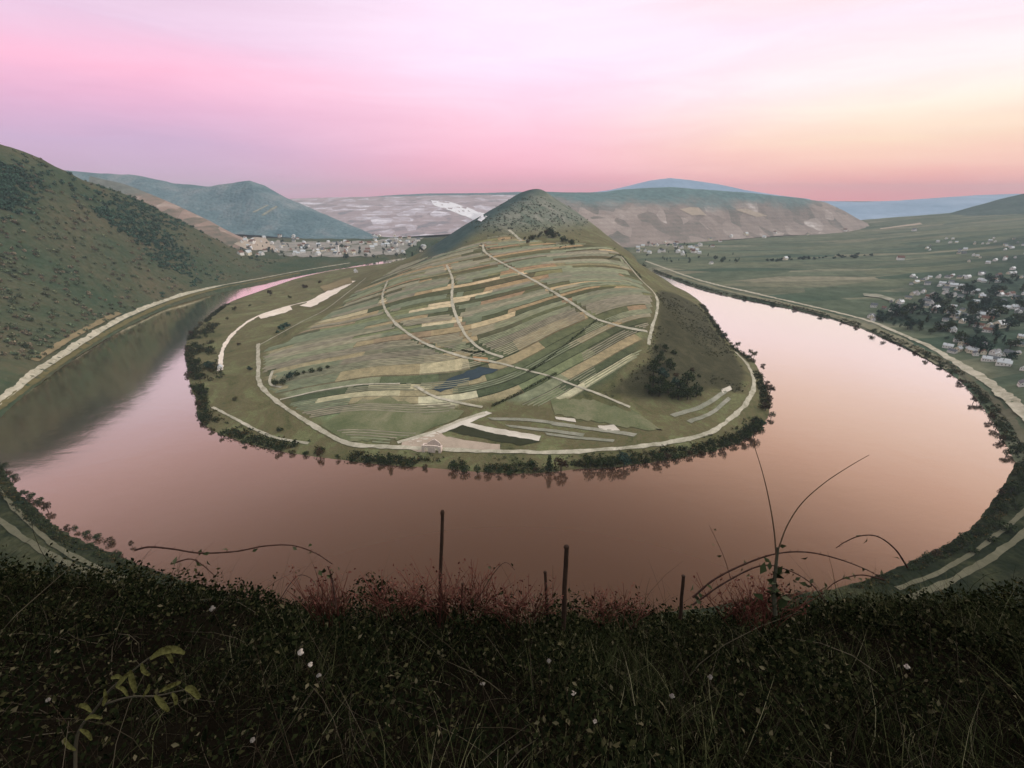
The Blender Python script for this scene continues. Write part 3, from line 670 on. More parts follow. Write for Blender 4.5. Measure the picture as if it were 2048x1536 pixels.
M_BARK = simple('bark', (0.075, 0.055, 0.042), (0.035, 0.028, 0.022), 2)
FOL = {
    'dark green': foliage('dark_green_leaves', [(0, (0.012, 0.022, 0.01)), (0.5, (0.03, 0.045, 0.018)), (1, (0.06, 0.075, 0.032))]),
    'brown': foliage('brown_leaves', [(0, (0.025, 0.016, 0.01)), (0.5, (0.06, 0.04, 0.022)), (1, (0.1, 0.07, 0.04))]),
    'olive': foliage('olive_leaves', [(0, (0.028, 0.03, 0.012)), (0.5, (0.07, 0.066, 0.026)), (1, (0.12, 0.11, 0.05))]),
    'blue green': foliage('blue_green_leaves', [(0, (0.01, 0.026, 0.02)), (0.5, (0.026, 0.055, 0.042)), (1, (0.05, 0.085, 0.06))]),
}
PROTO = {}
def tree_proto(shape, colour):
    key = (shape, colour)
    if key in PROTO: return PROTO[key]
    rng = np.random.default_rng(abs(hash(shape + colour)) % 1000 if False else sum(map(ord, shape + colour)))
    h, w, n = {'round': (10, 8.5, 420), 'tall': (14, 6.5, 420), 'bush': (4.5, 6, 260)}[shape]
    C, Rr = crown_spec(h, w, rng, shape)
    V, Fq = leafcloud(C, Rr, n, 0.62 if shape != 'bush' else 0.5, rng)
    cm = mesh('crown', V, Fq); cm.materials.append(FOL[colour])
    tm = trunk_mesh(h, 0.32 if shape != 'bush' else 0.16, C, rng); tm.materials.append(M_BARK)
    PROTO[key] = (cm, tm, h); return PROTO[key]

def tree(name, label, cat, group, loc, shape, colour, height, parts=True):
    cm, tm, h = tree_proto(shape, colour)
    height *= random.choice([0.7, 0.85, 1.0, 1.0, 1.2, 1.4]) if height > 4 else 1.0
    e = bpy.data.objects.new(name, None); COL.objects.link(e); tag(e, label, cat, group)
    e.location = loc; e.rotation_euler = (0, 0, random.uniform(0, 6.28)); s = height / h; e.scale = (s * random.uniform(0.85, 1.15), s * random.uniform(0.85, 1.15), s)
    for nm, me in (('crown', cm), ('trunk', tm)):
        o = bpy.data.objects.new(nm, me); COL.objects.link(o); o.parent = e
    return e

ORD = 'first second third fourth fifth sixth seventh eighth ninth tenth eleventh twelfth thirteenth fourteenth fifteenth sixteenth seventeenth eighteenth nineteenth twentieth'.split()
TENS = {20: 'twenty', 30: 'thirty', 40: 'forty', 50: 'fifty', 60: 'sixty', 70: 'seventy'}
TENTH = {20: 'twentieth', 30: 'thirtieth', 40: 'fortieth', 50: 'fiftieth', 60: 'sixtieth', 70: 'seventieth'}
def ordinal(i):
    if i < 20: return ORD[i]
    t = (i + 1) // 10 * 10; r_ = (i + 1) % 10
    return TENTH[t] if r_ == 0 else TENS[t] + '-' + ORD[r_ - 1]

def stand(px, py):
    h = hit(px, py)[0]
    if h is None or h.z < 0.3:
        q = at_z(px, py, 0.2); return Vector((q[0], q[1], -0.1))
    return Vector((h.x, h.y, h.z - 0.1))

def tree_line(L, name, group, fmt, cat='tree'):
    """L: (px, py, shape, colour, height); fmt gets size, shape word, colour and the ordinal"""
    for i, (px, py, sh, co, ht) in enumerate(L):
        word = {'round': 'round-crowned', 'tall': 'tall narrow', 'bush': 'low bushy'}[sh]
        tree(name if sh != 'bush' else 'bush', fmt.format(word=word, colour=co, nth=ordinal(i), size='small' if ht < 6 else ('large' if ht > 12 else 'mid-sized')), cat if sh != 'bush' else 'bush', group, stand(px, py), sh, co, ht)

g_, o_, b_, t_ = 'dark green', 'olive', 'brown', 'blue green'
tree_line([(402, 652, 'round', o_, 8), (384, 672, 'round', b_, 8), (412, 676, 'tall', g_, 13), (374, 700, 'bush', b_, 5), (394, 702, 'round', g_, 12), (418, 706, 'round', g_, 12), (375, 722, 'round', b_, 8), (398, 730, 'round', g_, 12), (420, 738, 'round', t_, 10),
    (378, 752, 'bush', b_, 5), (400, 760, 'round', g_, 11), (384, 778, 'round', g_, 9), (404, 790, 'round', g_, 10), (398, 815, 'round', b_, 8), (404, 842, 'round', g_, 7), (424, 862, 'bush', o_, 4), (442, 874, 'round', g_, 6), (488, 889, 'round', g_, 7)],
    'riverside_tree', 'trees on the peninsula west bank', '{word} {colour} tree, {nth} down the wooded left bank of the peninsula')
tree_line([(556, 903, 'round', g_, 8), (585, 906, 'bush', o_, 4), (612, 909, 'bush', g_, 4), (640, 914, 'round', b_, 6), (676, 918, 'round', g_, 7), (705, 920, 'bush', g_, 4), (738, 924, 'round', g_, 7), (762, 926, 'round', g_, 7), (780, 928, 'tall', g_, 12), (806, 931, 'bush', o_, 4),
    (850, 936, 'bush', b_, 4), (905, 940, 'round', g_, 6), (930, 943, 'bush', g_, 5), (955, 946, 'round', g_, 7), (976, 947, 'round', g_, 8), (998, 948, 'round', g_, 7), (1020, 948, 'bush', g_, 5), (1046, 947, 'round', g_, 6), (1072, 942, 'bush', b_, 4),
    (1098, 944, 'tall', g_, 17), (1122, 941, 'round', b_, 9), (1180, 934, 'round', g_, 9), (1203, 935, 'round', g_, 12), (1226, 934, 'round', g_, 11), (1248, 932, 'round', t_, 9), (1270, 929, 'round', g_, 7), (1294, 926, 'round', g_, 8), (1315, 923, 'round', g_, 9),
    (1334, 920, 'round', b_, 7), (1352, 917, 'bush', g_, 5), (1380, 912, 'round', b_, 6), (1404, 908, 'bush', b_, 4)],
    'riverside_tree', 'trees on the peninsula front bank', '{word} {colour} tree, {nth} from the left along the peninsula front bank')
tree_line([(1425, 903, 'bush', g_, 5), (1447, 896, 'round', g_, 9), (1470, 889, 'round', g_, 10), (1490, 880, 'round', g_, 10), (1508, 868, 'round', g_, 10), (1524, 853, 'round', t_, 9), (1542, 836, 'round', g_, 7), (1530, 822, 'round', b_, 8), (1536, 806, 'round', b_, 8),
    (1540, 786, 'round', b_, 9), (1534, 768, 'bush', b_, 5), (1526, 732, 'bush', b_, 4), (1508, 714, 'round', o_, 9), (1500, 708, 'round', o_, 7), (1474, 694, 'round', g_, 7), (1462, 688, 'bush', o_, 4), (1448, 676, 'round', g_, 9), (1434, 656, 'round', g_, 10), (1422, 640, 'bush', g_, 5), (1404, 612, 'bush', b_, 5)],
    'riverside_tree', 'trees on the peninsula right bank', '{word} {colour} tree, {nth} up the peninsula right bank from the front')
tree_line([(1312, 700, 'round', g_, 9), (1330, 702, 'round', g_, 9), (1348, 708, 'bush', g_, 5), (1318, 726, 'round', g_, 11), (1336, 732, 'round', g_, 10), (1306, 752, 'round', g_, 11), (1326, 760, 'round', t_, 10), (1352, 752, 'bush', b_, 6), (1384, 742, 'bush', b_, 5), (1398, 754, 'bush', g_, 5),
    (1296, 784, 'round', g_, 9), (1318, 792, 'round', g_, 10), (1344, 798, 'round', g_, 12), (1366, 794, 'round', g_, 12), (1386, 784, 'round', g_, 11), (1350, 776, 'round', t_, 10), (1374, 770, 'round', g_, 11), (1306, 772, 'round', g_, 12), (1324, 778, 'round', g_, 13), (1336, 786, 'round', g_, 12), (1356, 800, 'round', g_, 13), (1374, 800, 'round', g_, 12), (1392, 794, 'round', g_, 10), (1362, 782, 'round', g_, 13), (1310, 738, 'round', g_, 12), (1322, 712, 'round', g_, 10), (1304, 792, 'round', g_, 10), (1340, 742, 'round', g_, 10)],
    'grove_tree', 'grove on the dark east slope', '{word} {colour} tree, {nth} from the top in the grove right of the vineyard')
tree_line([(552, 772, 'round', g_, 8), (566, 770, 'round', g_, 8), (580, 762, 'round', t_, 8), (594, 752, 'bush', g_, 5), (608, 748, 'round', g_, 6), (624, 745, 'bush', g_, 5), (640, 742, 'bush', g_, 5), (656, 738, 'round', g_, 5)],
    'vineyard_tree', 'tree row in the lower left vineyard', '{word} {colour} tree, {nth} in the row at the vineyard lower left corner')
tree_line([(541, 592, 'round', b_, 14), (470, 622, 'round', o_, 9), (455, 640, 'round', o_, 8), (500, 612, 'bush', o_, 6), (580, 596, 'bush', o_, 6), (610, 576, 'bush', b_, 7), (640, 566, 'bush', b_, 7), (478, 690, 'bush', b_, 4), (500, 740, 'bush', t_, 5), (470, 800, 'bush', o_, 5), (560, 862, 'bush', g_, 4)],
    'meadow_tree', 'trees on the low meadow', '{word} {colour} tree, {nth} on the low meadow left of the vineyard')
tree_line([(1442, 588, 'bush', b_, 6), (1490, 599, 'bush', g_, 5), (1545, 610, 'bush', g_, 6), (1590, 620, 'bush', b_, 6), (1640, 634, 'bush', g_, 6), (1682, 645, 'round', g_, 7), (1712, 655, 'bush', b_, 5), (1745, 668, 'round', g_, 7), (1768, 680, 'round', g_, 8), (1800, 694, 'round', b_, 7), (1830, 706, 'bush', b_, 5),
    (1852, 718, 'round', g_, 8), (1880, 734, 'bush', g_, 5), (1900, 748, 'round', g_, 7), (1922, 766, 'bush', b_, 5), (1946, 806, 'round', b_, 8), (1962, 806, 'round', g_, 6), (1980, 840, 'round', b_, 8), (1992, 858, 'round', g_, 7), (2000, 882, 'round', b_, 7), (2012, 880, 'bush', g_, 5), (2012, 912, 'round', g_, 8), (2030, 905, 'round', g_, 8)],
    'riverside_tree', 'trees on the far right bank', '{word} {colour} tree, {nth} along the outer right bank from far away')
tree_line([(2000, 992, 'round', b_, 9), (2022, 985, 'round', g_, 8), (2040, 965, 'round', g_, 9), (2000, 1022, 'round', g_, 7), (1978, 1048, 'bush', g_, 5), (1955, 1070, 'round', g_, 6), (1930, 1082, 'bush', g_, 5), (1900, 1104, 'round', g_, 6), (1872, 1112, 'bush', b_, 4), (1850, 1126, 'round', g_, 5), (1822, 1140, 'bush', g_, 4), (2030, 1020, 'round', g_, 7), (2010, 1060, 'bush', g_, 5), (1980, 1082, 'bush', g_, 5), (1945, 1105, 'bush', g_, 4)],
    'riverside_tree', 'trees on the near right bank', '{word} {colour} tree, {nth} along the near bank at lower right')
tree_line([(12, 938, 'round', g_, 6), (30, 955, 'bush', g_, 4), (52, 992, 'round', g_, 6), (66, 998, 'round', g_, 5), (80, 1004, 'bush', g_, 4), (96, 1022, 'round', b_, 5), (134, 1056, 'bush', b_, 3), (152, 1062, 'round', g_, 5), (174, 1070, 'bush', g_, 4), (196, 1076, 'bush', g_, 4), (220, 1086, 'bush', b_, 4), (264, 1092, 'round', b_, 4),
    (40, 1010, 'bush', t_, 4), (62, 1030, 'bush', g_, 4), (120, 1076, 'bush', g_, 3), (180, 1096, 'bush', g_, 4), (235, 1112, 'bush', g_, 4)],
    'riverside_tree', 'trees on the near left bank', '{word} {colour} tree, {nth} along the near bank at lower left')

def scrub_line(P, off, step, hmin, hmax, rng, n=26, keep=lambda x, y: True, inward=1):
    Vs, Fs, o = [], [], 0
    for (x0, y0), (x1, y1) in zip(P[:-1], P[1:]):
        L = math.hypot(x1 - x0, y1 - y0); nx, ny = -(y1 - y0) / L * inward, (x1 - x0) / L * inward
        for k in range(max(1, int(L / step))):
            t = rng.random(); d_ = rng.uniform(*off); x, y = x0 + (x1 - x0) * t + nx * d_, y0 + (y1 - y0) * t + ny * d_
            if not keep(x, y) or fbm(x, y, 0.03, 3, 4.4) < -0.28: continue
            h_ = rng.uniform(hmin, hmax); z = max(drop(x, y), 0)
            v_, f_ = leafcloud([(x, y, z + h_ * .45), (x + h_ * .4, y, z + h_ * .35)], [h_ * .55, h_ * .45], n, 0.2 + h_ * 0.11, rng); Vs.append(v_); Fs.append(f_ + o); o += len(v_)
    return np.concatenate(Vs), np.concatenate(Fs), np.repeat(np.array([[(0.9, 1.1, 0.9), (1.5, 1.15, 0.8), (1.0, 1.3, 1.1), (1.9, 1.7, 1.1), (0.6, 0.7, 0.6)][q] for q in rng.choice(5, len(Vs), p=[.35, .2, .2, .1, .15])]), [len(v) for v in Vs], 0)
rng = np.random.default_rng(77); SCR = []
SCR.append(scrub_line(PEN_BANK, (0.5, 10), 0.45, 1.0, 5.4, rng, keep=lambda x, y: y < 900 and not (x > 255 and y > 470 and rng.random() < .5), inward=1))
SCR.append(scrub_line([q for q in PEN_BANK if q[0] < -330 and 470 < q[1] < 760], (4, 34), 0.42, 2.5, 6.0, rng, inward=1))
SCR.append(scrub_line([q for q in PEN_BANK if q[0] < 250 and q[1] < 400], (1, 16), 1.6, 1.2, 3.0, rng, inward=1))
SCR.append(scrub_line(RB, (0.5, 8), 0.7, 1.2, 4.0, rng, keep=lambda x, y: y < 1500, inward=-1))
SCR.append(scrub_line(NEAR, (0.5, 9), 0.5, 1.0, 3.0, rng, keep=lambda x, y: x < -150 or x > 120, inward=-1))
SCR.append(scrub_line(NEAR, (36, 80), 0.5, 0.8, 2.6, rng, keep=lambda x, y: x > 100 or x < -150, inward=-1))
RV, RF, ro = [], [], 0
for i in range(1700):
    px, py = rng.uniform(930, 1235), rng.uniform(382, 500); q = hit(px, py)[0]
    if q is None or q.z < 100 or q.y > 1500 or (q.z < 128 and rng.random() < .8) or fbm(q.x, q.y, 0.012, 3, 31.0) < -0.12: continue
    h_ = rng.uniform(1.5, 4.8); v_, f_ = leafcloud([(q.x, q.y, q.z + h_ * .4), (q.x + h_ * .4, q.y, q.z + h_ * .3)], [h_ * .55, h_ * .4], 30, 0.3 + h_ * 0.12, rng); RV.append(v_); RF.append(f_ + ro); ro += len(v_)
KV, KF, ko = [], [], 0
dx0, dx1 = min(q[0] for q in DSP), max(q[0] for q in DSP); dy0, dy1 = min(q[1] for q in DSP), max(q[1] for q in DSP)
for i in range(5200):
    x, y = rng.uniform(dx0, dx1), rng.uniform(dy0, dy1)
    if not inside(np.array([x]), np.array([y]), DSP)[0] or fbm(x, y, 0.02, 4, 61.0) < -0.1: continue
    q = PEN_Z(x, y)
    if q is None: continue
    h_ = rng.uniform(0.8, 2.8); v_, f_ = leafcloud([(x, y, q.z + h_ * .4), (x + h_ * .4, y, q.z + h_ * .3)], [h_ * .55, h_ * .45], 16, 0.22 + h_ * 0.12, rng); KV.append(v_); KF.append(f_ + ko); ko += len(v_)
obj('flank_scrub', mesh('flank_scrub', np.concatenate(KV), np.concatenate(KF)), foliage('flank_leaves', [(0, (0.0238, 0.0273, 0.0142)), (0.5, (0.051, 0.0546, 0.0294)), (0.85, (0.0765, 0.0788, 0.0446)), (1, (0.119, 0.1208, 0.0712))]), kind='stuff', label='rough brown scrub on the slope right of the vineyard', cat='scrub')
obj('ridge_scrub', mesh('ridge_scrub', np.concatenate(RV), np.concatenate(RF)), foliage('ridge_leaves', [(0, (0.04, 0.06, 0.042)), (0.5, (0.085, 0.1, 0.07)), (1, (0.17, 0.16, 0.12))]), kind='stuff', label='low scrub scattered over the ridge above the vineyard', cat='scrub')
o_ff = 0; a1, a2, a3 = [], [], []
for v_, f_, c_ in SCR: a1.append(v_); a2.append(f_ + o_ff); a3.append(c_); o_ff += len(v_)
obj('bank_scrub', mesh('bank_scrub', np.concatenate(a1), np.concatenate(a2), {'tint': np.concatenate(a3)}), foliage('scrub_leaves', [(0, (0.01, 0.017, 0.009)), (0.5, (0.026, 0.034, 0.017)), (0.85, (0.055, 0.05, 0.028)), (1, (0.1, 0.085, 0.05))], 'tint'), kind='stuff', label='low dark scrub along the river banks', cat='scrub')

rb = random.Random(9)
tree_line(sorted([(rb.uniform(1048, 1146), 0, rb.choice(['round', 'round', 'bush']), rb.choice(['dark green', 'olive', 'brown']), rb.uniform(7, 13)) for _ in range(34)]) and [(x, 466 + abs(x - 1096) * 0.32 + rb.uniform(-2, 9), a_, b_, c_) for x, _, a_, b_, c_ in sorted([(rb.uniform(1048, 1146), 0, rb.choice(['round', 'round', 'bush']), rb.choice(['dark green', 'olive', 'brown']), rb.uniform(7, 13)) for _ in range(34)])],
    'brow_tree', 'trees on the brow above the vineyard', '{word} {colour} tree, {nth} from left on the brow above the vineyard')

# hedges running down through the vineyard
def hedge(px, label, w=3.0, h=2.6):
    P = [hit(q.x, q.y)[0] for q in spline([(x, y, 0) for x, y in px], 14)]; P = [q for q in P if q]
    rng = np.random.default_rng(len(px) + int(px[0][0]))
    C = [(q.x + rng.normal() * 0.4, q.y + rng.normal() * 0.4, q.z + h * rng.uniform(0.3, 0.55)) for q in P for _ in range(2)]
    V, Fq = leafcloud(C, [w * 0.55 * rng.uniform(0.7, 1.2) for _ in C], 60 * len(P), 0.42, rng)
    o = obj('hedge', mesh('hedge', V, Fq), FOL['dark green'], label=label, cat='hedge', group='hedges between vineyard plots')
hedge([(1058, 744), (1100, 716), (1150, 675), (1192, 642)], 'long dark hedge running diagonally up the middle of the vineyard')
hedge([(985, 813), (1030, 792), (1070, 770), (1112, 748)], 'dark hedge below the track crossing, above the white strip field', 3.5, 3)
hedge([(925, 702), (950, 706), (968, 704)], 'short dark hedge beside the track bend above the slate plot', 2.4, 2.2)
hedge([(1215, 520), (1240, 512), (1262, 535), (1282, 556)], 'dark hedge along the upper right rim of the vineyard', 4, 4)

# ------------------------------------------------------------------ woods on the hillside (reads as one mass)
CV, CF, CC = [], [], []
rng = np.random.default_rng(42)
cnt = 0; off_ = 0
while cnt < 4300:
    px, py = rng.uniform(-60, 580) if rng.random() < 0.72 else rng.uniform(-520, -60), rng.uniform(230, 720)
    h = hit(px, py)[0]
    if h is None or h.z < 12 or h.y > 1900 or h.x > -350: continue
    n = fbm(h.x, h.y, 0.0045, 4, 7.7) + rng.normal() * 0.13
    line = 275 + px * 0.3
    green = (n + 0.35 * 1.1 * math.exp(-((py - line - 75) / 55) ** 2) * (px < 540)) > 0.36
    if not green and rng.random() < 0.9: continue
    rad = rng.uniform(2.6, 5.0) if green else rng.uniform(2.0, 4.2)
    d3 = math.sqrt(h.x ** 2 + h.y ** 2)
    V, Fq = leafcloud([(h.x, h.y, h.z + rad * 0.75), (h.x + rad * .5, h.y, h.z + rad * 0.5), (h.x - rad * .4, h.y - rad * .3, h.z + rad * 0.5)], [rad * 0.8, rad * 0.6, rad * 0.6], 42, rad * 0.36, rng)
    CV.append(V); CF.append(Fq + off_); off_ += len(V)
    base = np.array((0.05, 0.105, 0.072)) if green else np.array([(0.14, 0.16, 0.095), (0.11, 0.15, 0.09), (0.19, 0.16, 0.11)][rng.integers(3)])
    CC.append(np.tile(base * rng.uniform(0.6, 1.35), (len(V), 1))); cnt += 1
obj('woodland', mesh('woodland', np.concatenate(CV), np.concatenate(CF), {'tint': np.concatenate(CC)}), foliage('wood_leaves', [(0, (0.5, 0.5, 0.5)), (1, (1.5, 1.5, 1.5))], 'tint'), kind='stuff', label='mixed brown and green woods covering the left hillside', cat='woods')

# ------------------------------------------------------------------ houses
WALLS = {'white': simple('white_render', (0.88, 0.87, 0.82), (0.74, 0.73, 0.68), 0.6), 'cream': simple('cream_render', (0.85, 0.78, 0.6), (0.68, 0.62, 0.48), 0.6), 'grey': simple('grey_stone', (0.34, 0.35, 0.34), (0.22, 0.23, 0.22), 1.2)}
ROOFS = {'slate': simple('slate_roof', (0.1, 0.12, 0.135), (0.055, 0.068, 0.078), 2.5, 0.5, 0.4), 'pale grey': simple('pale_roof', (0.58, 0.63, 0.64), (0.42, 0.47, 0.48), 2.0, 0.5, 0.4), 'brown': simple('brown_tile_roof', (0.2, 0.11, 0.08), (0.11, 0.065, 0.05), 2.5)}
M_PANE = simple('window_glass', (0.03, 0.035, 0.04), (0.02, 0.022, 0.025), 2, 0.15, 0.5)
M_DOOR = simple('door_wood', (0.12, 0.07, 0.04))
HP = {}
def house_proto(wall, roof, L=13, W=9, H=5.6, rise=4.2):
    key = (wall, roof, L)
    if key in HP: return HP[key]
    a = MB(); a.prism([(-W / 2, -1.5), (W / 2, -1.5), (W / 2, H), (0, H + rise), (-W / 2, H)], -L / 2, L / 2)
    wm = a.mesh('wall'); wm.materials.append(WALLS[wall])
    r_ = MB(); e = 0.5; dz = rise / (W / 2) * e
    for s in (-1, 1):
        poly = [(0, H + rise + 0.04), (s * (W / 2 + e), H - dz + 0.04), (s * (W / 2 + e), H - dz + 0.3), (0, H + rise + 0.36)]
        r_.prism(poly if s > 0 else poly[::-1], -L / 2 - e, L / 2 + e)
    rm = r_.mesh('roof'); rm.materials.append(ROOFS[roof])
    c = MB(); c.box(-1.9, -1.1, 1.6, 2.5, H + rise * 0.4, H + rise + 1.0); cm = c.mesh('chimney'); cm.materials.append(WALLS['grey'])
    wins = []
    for s in (-1, 1):
        for k in range(4):
            q = MB(); y = -L / 2 + L * (k + 0.5) / 4
            q.box(s * (W / 2 + 0.03) - 0.05, s * (W / 2 + 0.03) + 0.05, y - 0.65, y + 0.65, 1.9 + 0.0, 3.6); w_ = q.mesh('window'); w_.materials.append(M_PANE); wins.append(w_)
        for k in (-1, 1):
            q = MB(); q.box(k * 2.0 - 0.6, k * 2.0 + 0.6, s * (L / 2 + 0.03) - 0.05, s * (L / 2 + 0.03) + 0.05, 3.6, 5.2); w_ = q.mesh('window'); w_.materials.append(M_PANE); wins.append(w_)
    q = MB(); q.box(-0.6, 0.6, -L / 2 - 0.08, -L / 2 + 0.02, 0, 2.2); dm_ = q.mesh('door'); dm_.materials.append(M_DOOR)
    HP[key] = (wm, rm, cm, wins, dm_); return HP[key]

def house(label, group, loc, rz, wall, roof, sc=1.0, L=13, name='house'):
    wm, rm, cm, wins, dm_ = house_proto(wall, roof, L)
    e = bpy.data.objects.new(name, None); COL.objects.link(e); tag(e, label, 'house', group); e.location = loc; e.rotation_euler = (0, 0, rz); e.scale = (sc, sc, sc)
    def put(nm, me, par): o = bpy.data.objects.new(nm, me); COL.objects.link(o); o.parent = par; return o
    put('wall', wm, e); r_ = put('roof', rm, e); put('chimney', cm, r_); put('door', dm_, e)
    for w_ in wins: put('window', w_, e)
    return e

def far_house_mesh(wall, roof):
    a = MB(); L, W, H, rise = 14, 10, 6, 4.5
    a.prism([(-W / 2, -2), (W / 2, -2), (W / 2, H), (0, H + rise), (-W / 2, H)], -L / 2, L / 2, 0)
    for s in (-1, 1):
        poly = [(0, H + rise + 0.04), (s * (W / 2 + .5), H - .41), (s * (W / 2 + .5), H - .1), (0, H + rise + 0.4)]
        a.prism(poly if s > 0 else poly[::-1], -L / 2 - .5, L / 2 + .5, 1)
    me = a.mesh('far_house'); me.materials.append(WALLS[wall]); me.materials.append(ROOFS[roof]); return me

rv = random.Random(11)
ROWS = [('front', [(1742, 634), (1768, 618), (1795, 614), (1822, 618), (1850, 615), (1872, 618), (1905, 634), (1925, 622), (1948, 640), (1985, 632), (2010, 618), (2040, 626)]),
        ('riverside', [(1985, 722), (1998, 655), (1975, 664), (2030, 688), (2044, 676), (1900, 662), (1922, 690), (1948, 700), (1966, 708), (2016, 712), (2046, 740), (2044, 772), (1915, 702)]),
        ('middle', [(1825, 590), (1848, 584), (1868, 596), (1890, 588), (1912, 580), (1945, 588), (1972, 600), (2000, 592), (2030, 598), (1880, 572), (1902, 566)]),
        ('back', [(1832, 566), (1850, 560), (1876, 556), (1905, 552), (1935, 556), (1962, 550), (1990, 560), (2020, 548), (2042, 556), (1990, 522), (2030, 516), (1960, 516)]),
        ('upper', [(1930, 500), (1965, 488), (1990, 484), (1900, 486), (2035, 486), (1860, 492), (2010, 500)])]
names = {'front': 'front row of the village', 'riverside': 'cluster nearest the river road', 'middle': 'middle row of the village', 'back': 'back row of the village', 'upper': 'scattered top edge of the village'}
for rn, L in ROWS:
    L = L + [(x + rv.uniform(-26, 26), y + rv.uniform(-10, 10)) for x, y in L for _ in range(3) if rv.random() < 0.85 and x < 2044]
    for i, (px, py) in enumerate(sorted(L)):
        h = hit(px, py)[0]
        if h is None: continue
        wall = rv.choices(['white', 'cream', 'grey'], [6, 3, 1])[0]; roof = rv.choices(['slate', 'pale grey', 'brown'], [5, 4, 1])[0]
        sc = rv.uniform(0.5, 0.8); Lh = rv.choice([12, 13, 17])
        if (px, py) in ((1905, 634), (1985, 632), (1998, 655)): wall, roof, sc = 'cream', 'pale grey', 1.15
        house(f'{wall} house, {roof} roof, {ordinal(i)} from left in the {names[rn]}', 'houses of the riverside village', h, rv.choice([0.4, 1.9, 0.9, 2.4]) + rv.uniform(-.2, .2), wall, roof, sc, Lh)
# garden trees between them
tl = []
for i in range(135):
    px = 1740 + 306 * rv.random() ** 0.6; py = rv.uniform(max(545, 640 - (px - 1740) * 0.35), 645 + max(0, px - 1760) * 0.3)
    tl.append((px, py, rv.choice(['round', 'round', 'tall', 'bush']), rv.choice([t_, t_, g_]), rv.uniform(8, 16)))
tl.sort(key=lambda q: q[1])
for band, part_ in (('highest', tl[:45]), ('middle', tl[45:90]), ('lowest', tl[90:])):
    tree_line(sorted(part_), 'garden_tree', 'garden trees of the riverside village', '{word} {colour} tree, {nth} from left in the village, ' + band + ' band')


FH = {(w, r_): far_house_mesh(w, r_) for w in ('white', 'cream') for r_ in ('slate', 'pale grey', 'brown')}
def far_village(L, group, fmt, smin=0.8, smax=1.3):
    for i, (px, py) in enumerate(sorted(L)):
        h = hit(px, py)[0]
        if h is None: continue
        w = rv.choice(['white', 'white', 'cream']); r_ = rv.choice(['slate', 'pale grey', 'pale grey', 'brown'])
        o = bpy.data.objects.new('far_house', FH[(w, r_)]); COL.objects.link(o); s = rv.uniform(smin, smax)
        tag(o, fmt.format(wall=w, roof=r_, nth=ordinal(i)), 'house', group); o.location = h; o.rotation_euler = (0, 0, rv.uniform(0, 3.1)); o.scale = (s, s, s)
far_village([(rv.uniform(478, 600), rv.uniform(470, 512)) for _ in range(38)], 'houses of the far town, left part', 'tiny {wall} house, {roof} roof, {nth} from left behind the hillside foot')
far_village([(rv.uniform(600, 742), rv.uniform(484, 512)) for _ in range(42)], 'houses of the far town, middle part', 'tiny {wall} house, {roof} roof, {nth} from left in the far town middle')
far_village([(rv.uniform(742, 850), rv.uniform(472, 506)) for _ in range(40)], 'houses of the far town, right part', 'tiny {wall} house, {roof} roof, {nth} from left where town meets ridge')
far_village([(rv.uniform(1275, 1400), rv.uniform(488, 512)) for _ in range(30)] + [(1330, 486), (1335, 492)], 'houses of the village beyond the ridge', 'tiny {wall} house, {roof} roof, {nth} from left beyond the vineyard ridge')
far_village([(1420, 480), (1440, 484), (1462, 474), (1492, 470), (1528, 476), (1550, 466), (1400, 492), (1425, 494), (1380, 498), (1422, 528), (1570, 520)], 'farmsteads on the plain', 'lone {wall} house, {roof} roof, {nth} from left at the brown hill foot')
far_village([(1690, 462), (1615, 470), (1828, 462), (1800, 520)], 'lone houses on the plain', 'isolated {wall} house, {roof} roof, {nth} from left on the green plain')
tl = sorted([(rv.uniform(480, 850), rv.uniform(486, 520), rv.choice(['round', 'tall']), t_, rv.uniform(8, 15)) for _ in range(64)])
tree_line(tl, 'town_tree', 'trees of the far town', 'tiny {word} {colour} tree, {nth} from left among far town houses')
tl = sorted([(rv.uniform(1275, 1480), rv.uniform(488, 528), rv.choice(['round', 'tall']), t_, rv.uniform(8, 14)) for _ in range(36)])
tree_line(tl, 'village_tree', 'trees of the village beyond the ridge', 'tiny {word} {colour} tree, {nth} from left in village beyond the ridge')
tl = sorted([(px + rv.uniform(-6, 6), 522 - (px - 1530) * 0.05 + rv.uniform(-3, 3), 'bush', t_, rv.uniform(6, 10)) for px in range(1530, 1740, 9)])
tree_line(tl, 'field_bush', 'bush row across the plain', '{word} {colour} shrub, {nth} from left in the row across the plain')

# church tower in the far town
h = hit(676, 505)[0]
e = bpy.data.objects.new('church_tower', None); COL.objects.link(e); e.location = h; tag(e, 'slim white tower rising above the houses of the far town', 'tower')
a = MB(); a.box(-4.5, 4.5, -4.5, 4.5, -2, 26); obj('wall', a.mesh('wall'), WALLS['white'], e)
a = MB(); a.add([(-5, -5, 26), (5, -5, 26), (5, 5, 26), (-5, 5, 26), (0, 0, 42)], [(3, 2, 1, 0), (0, 1, 4), (1, 2, 4), (2, 3, 4), (3, 0, 4)]); obj('spire', a.mesh('spire'), ROOFS['slate'], e)
for s in (-1, 1):
    a = MB(); a.box(s * 1.8 - .7, s * 1.8 + .7, -4.56, -4.44, 20, 24); obj('window', a.mesh('window'), M_PANE, e)

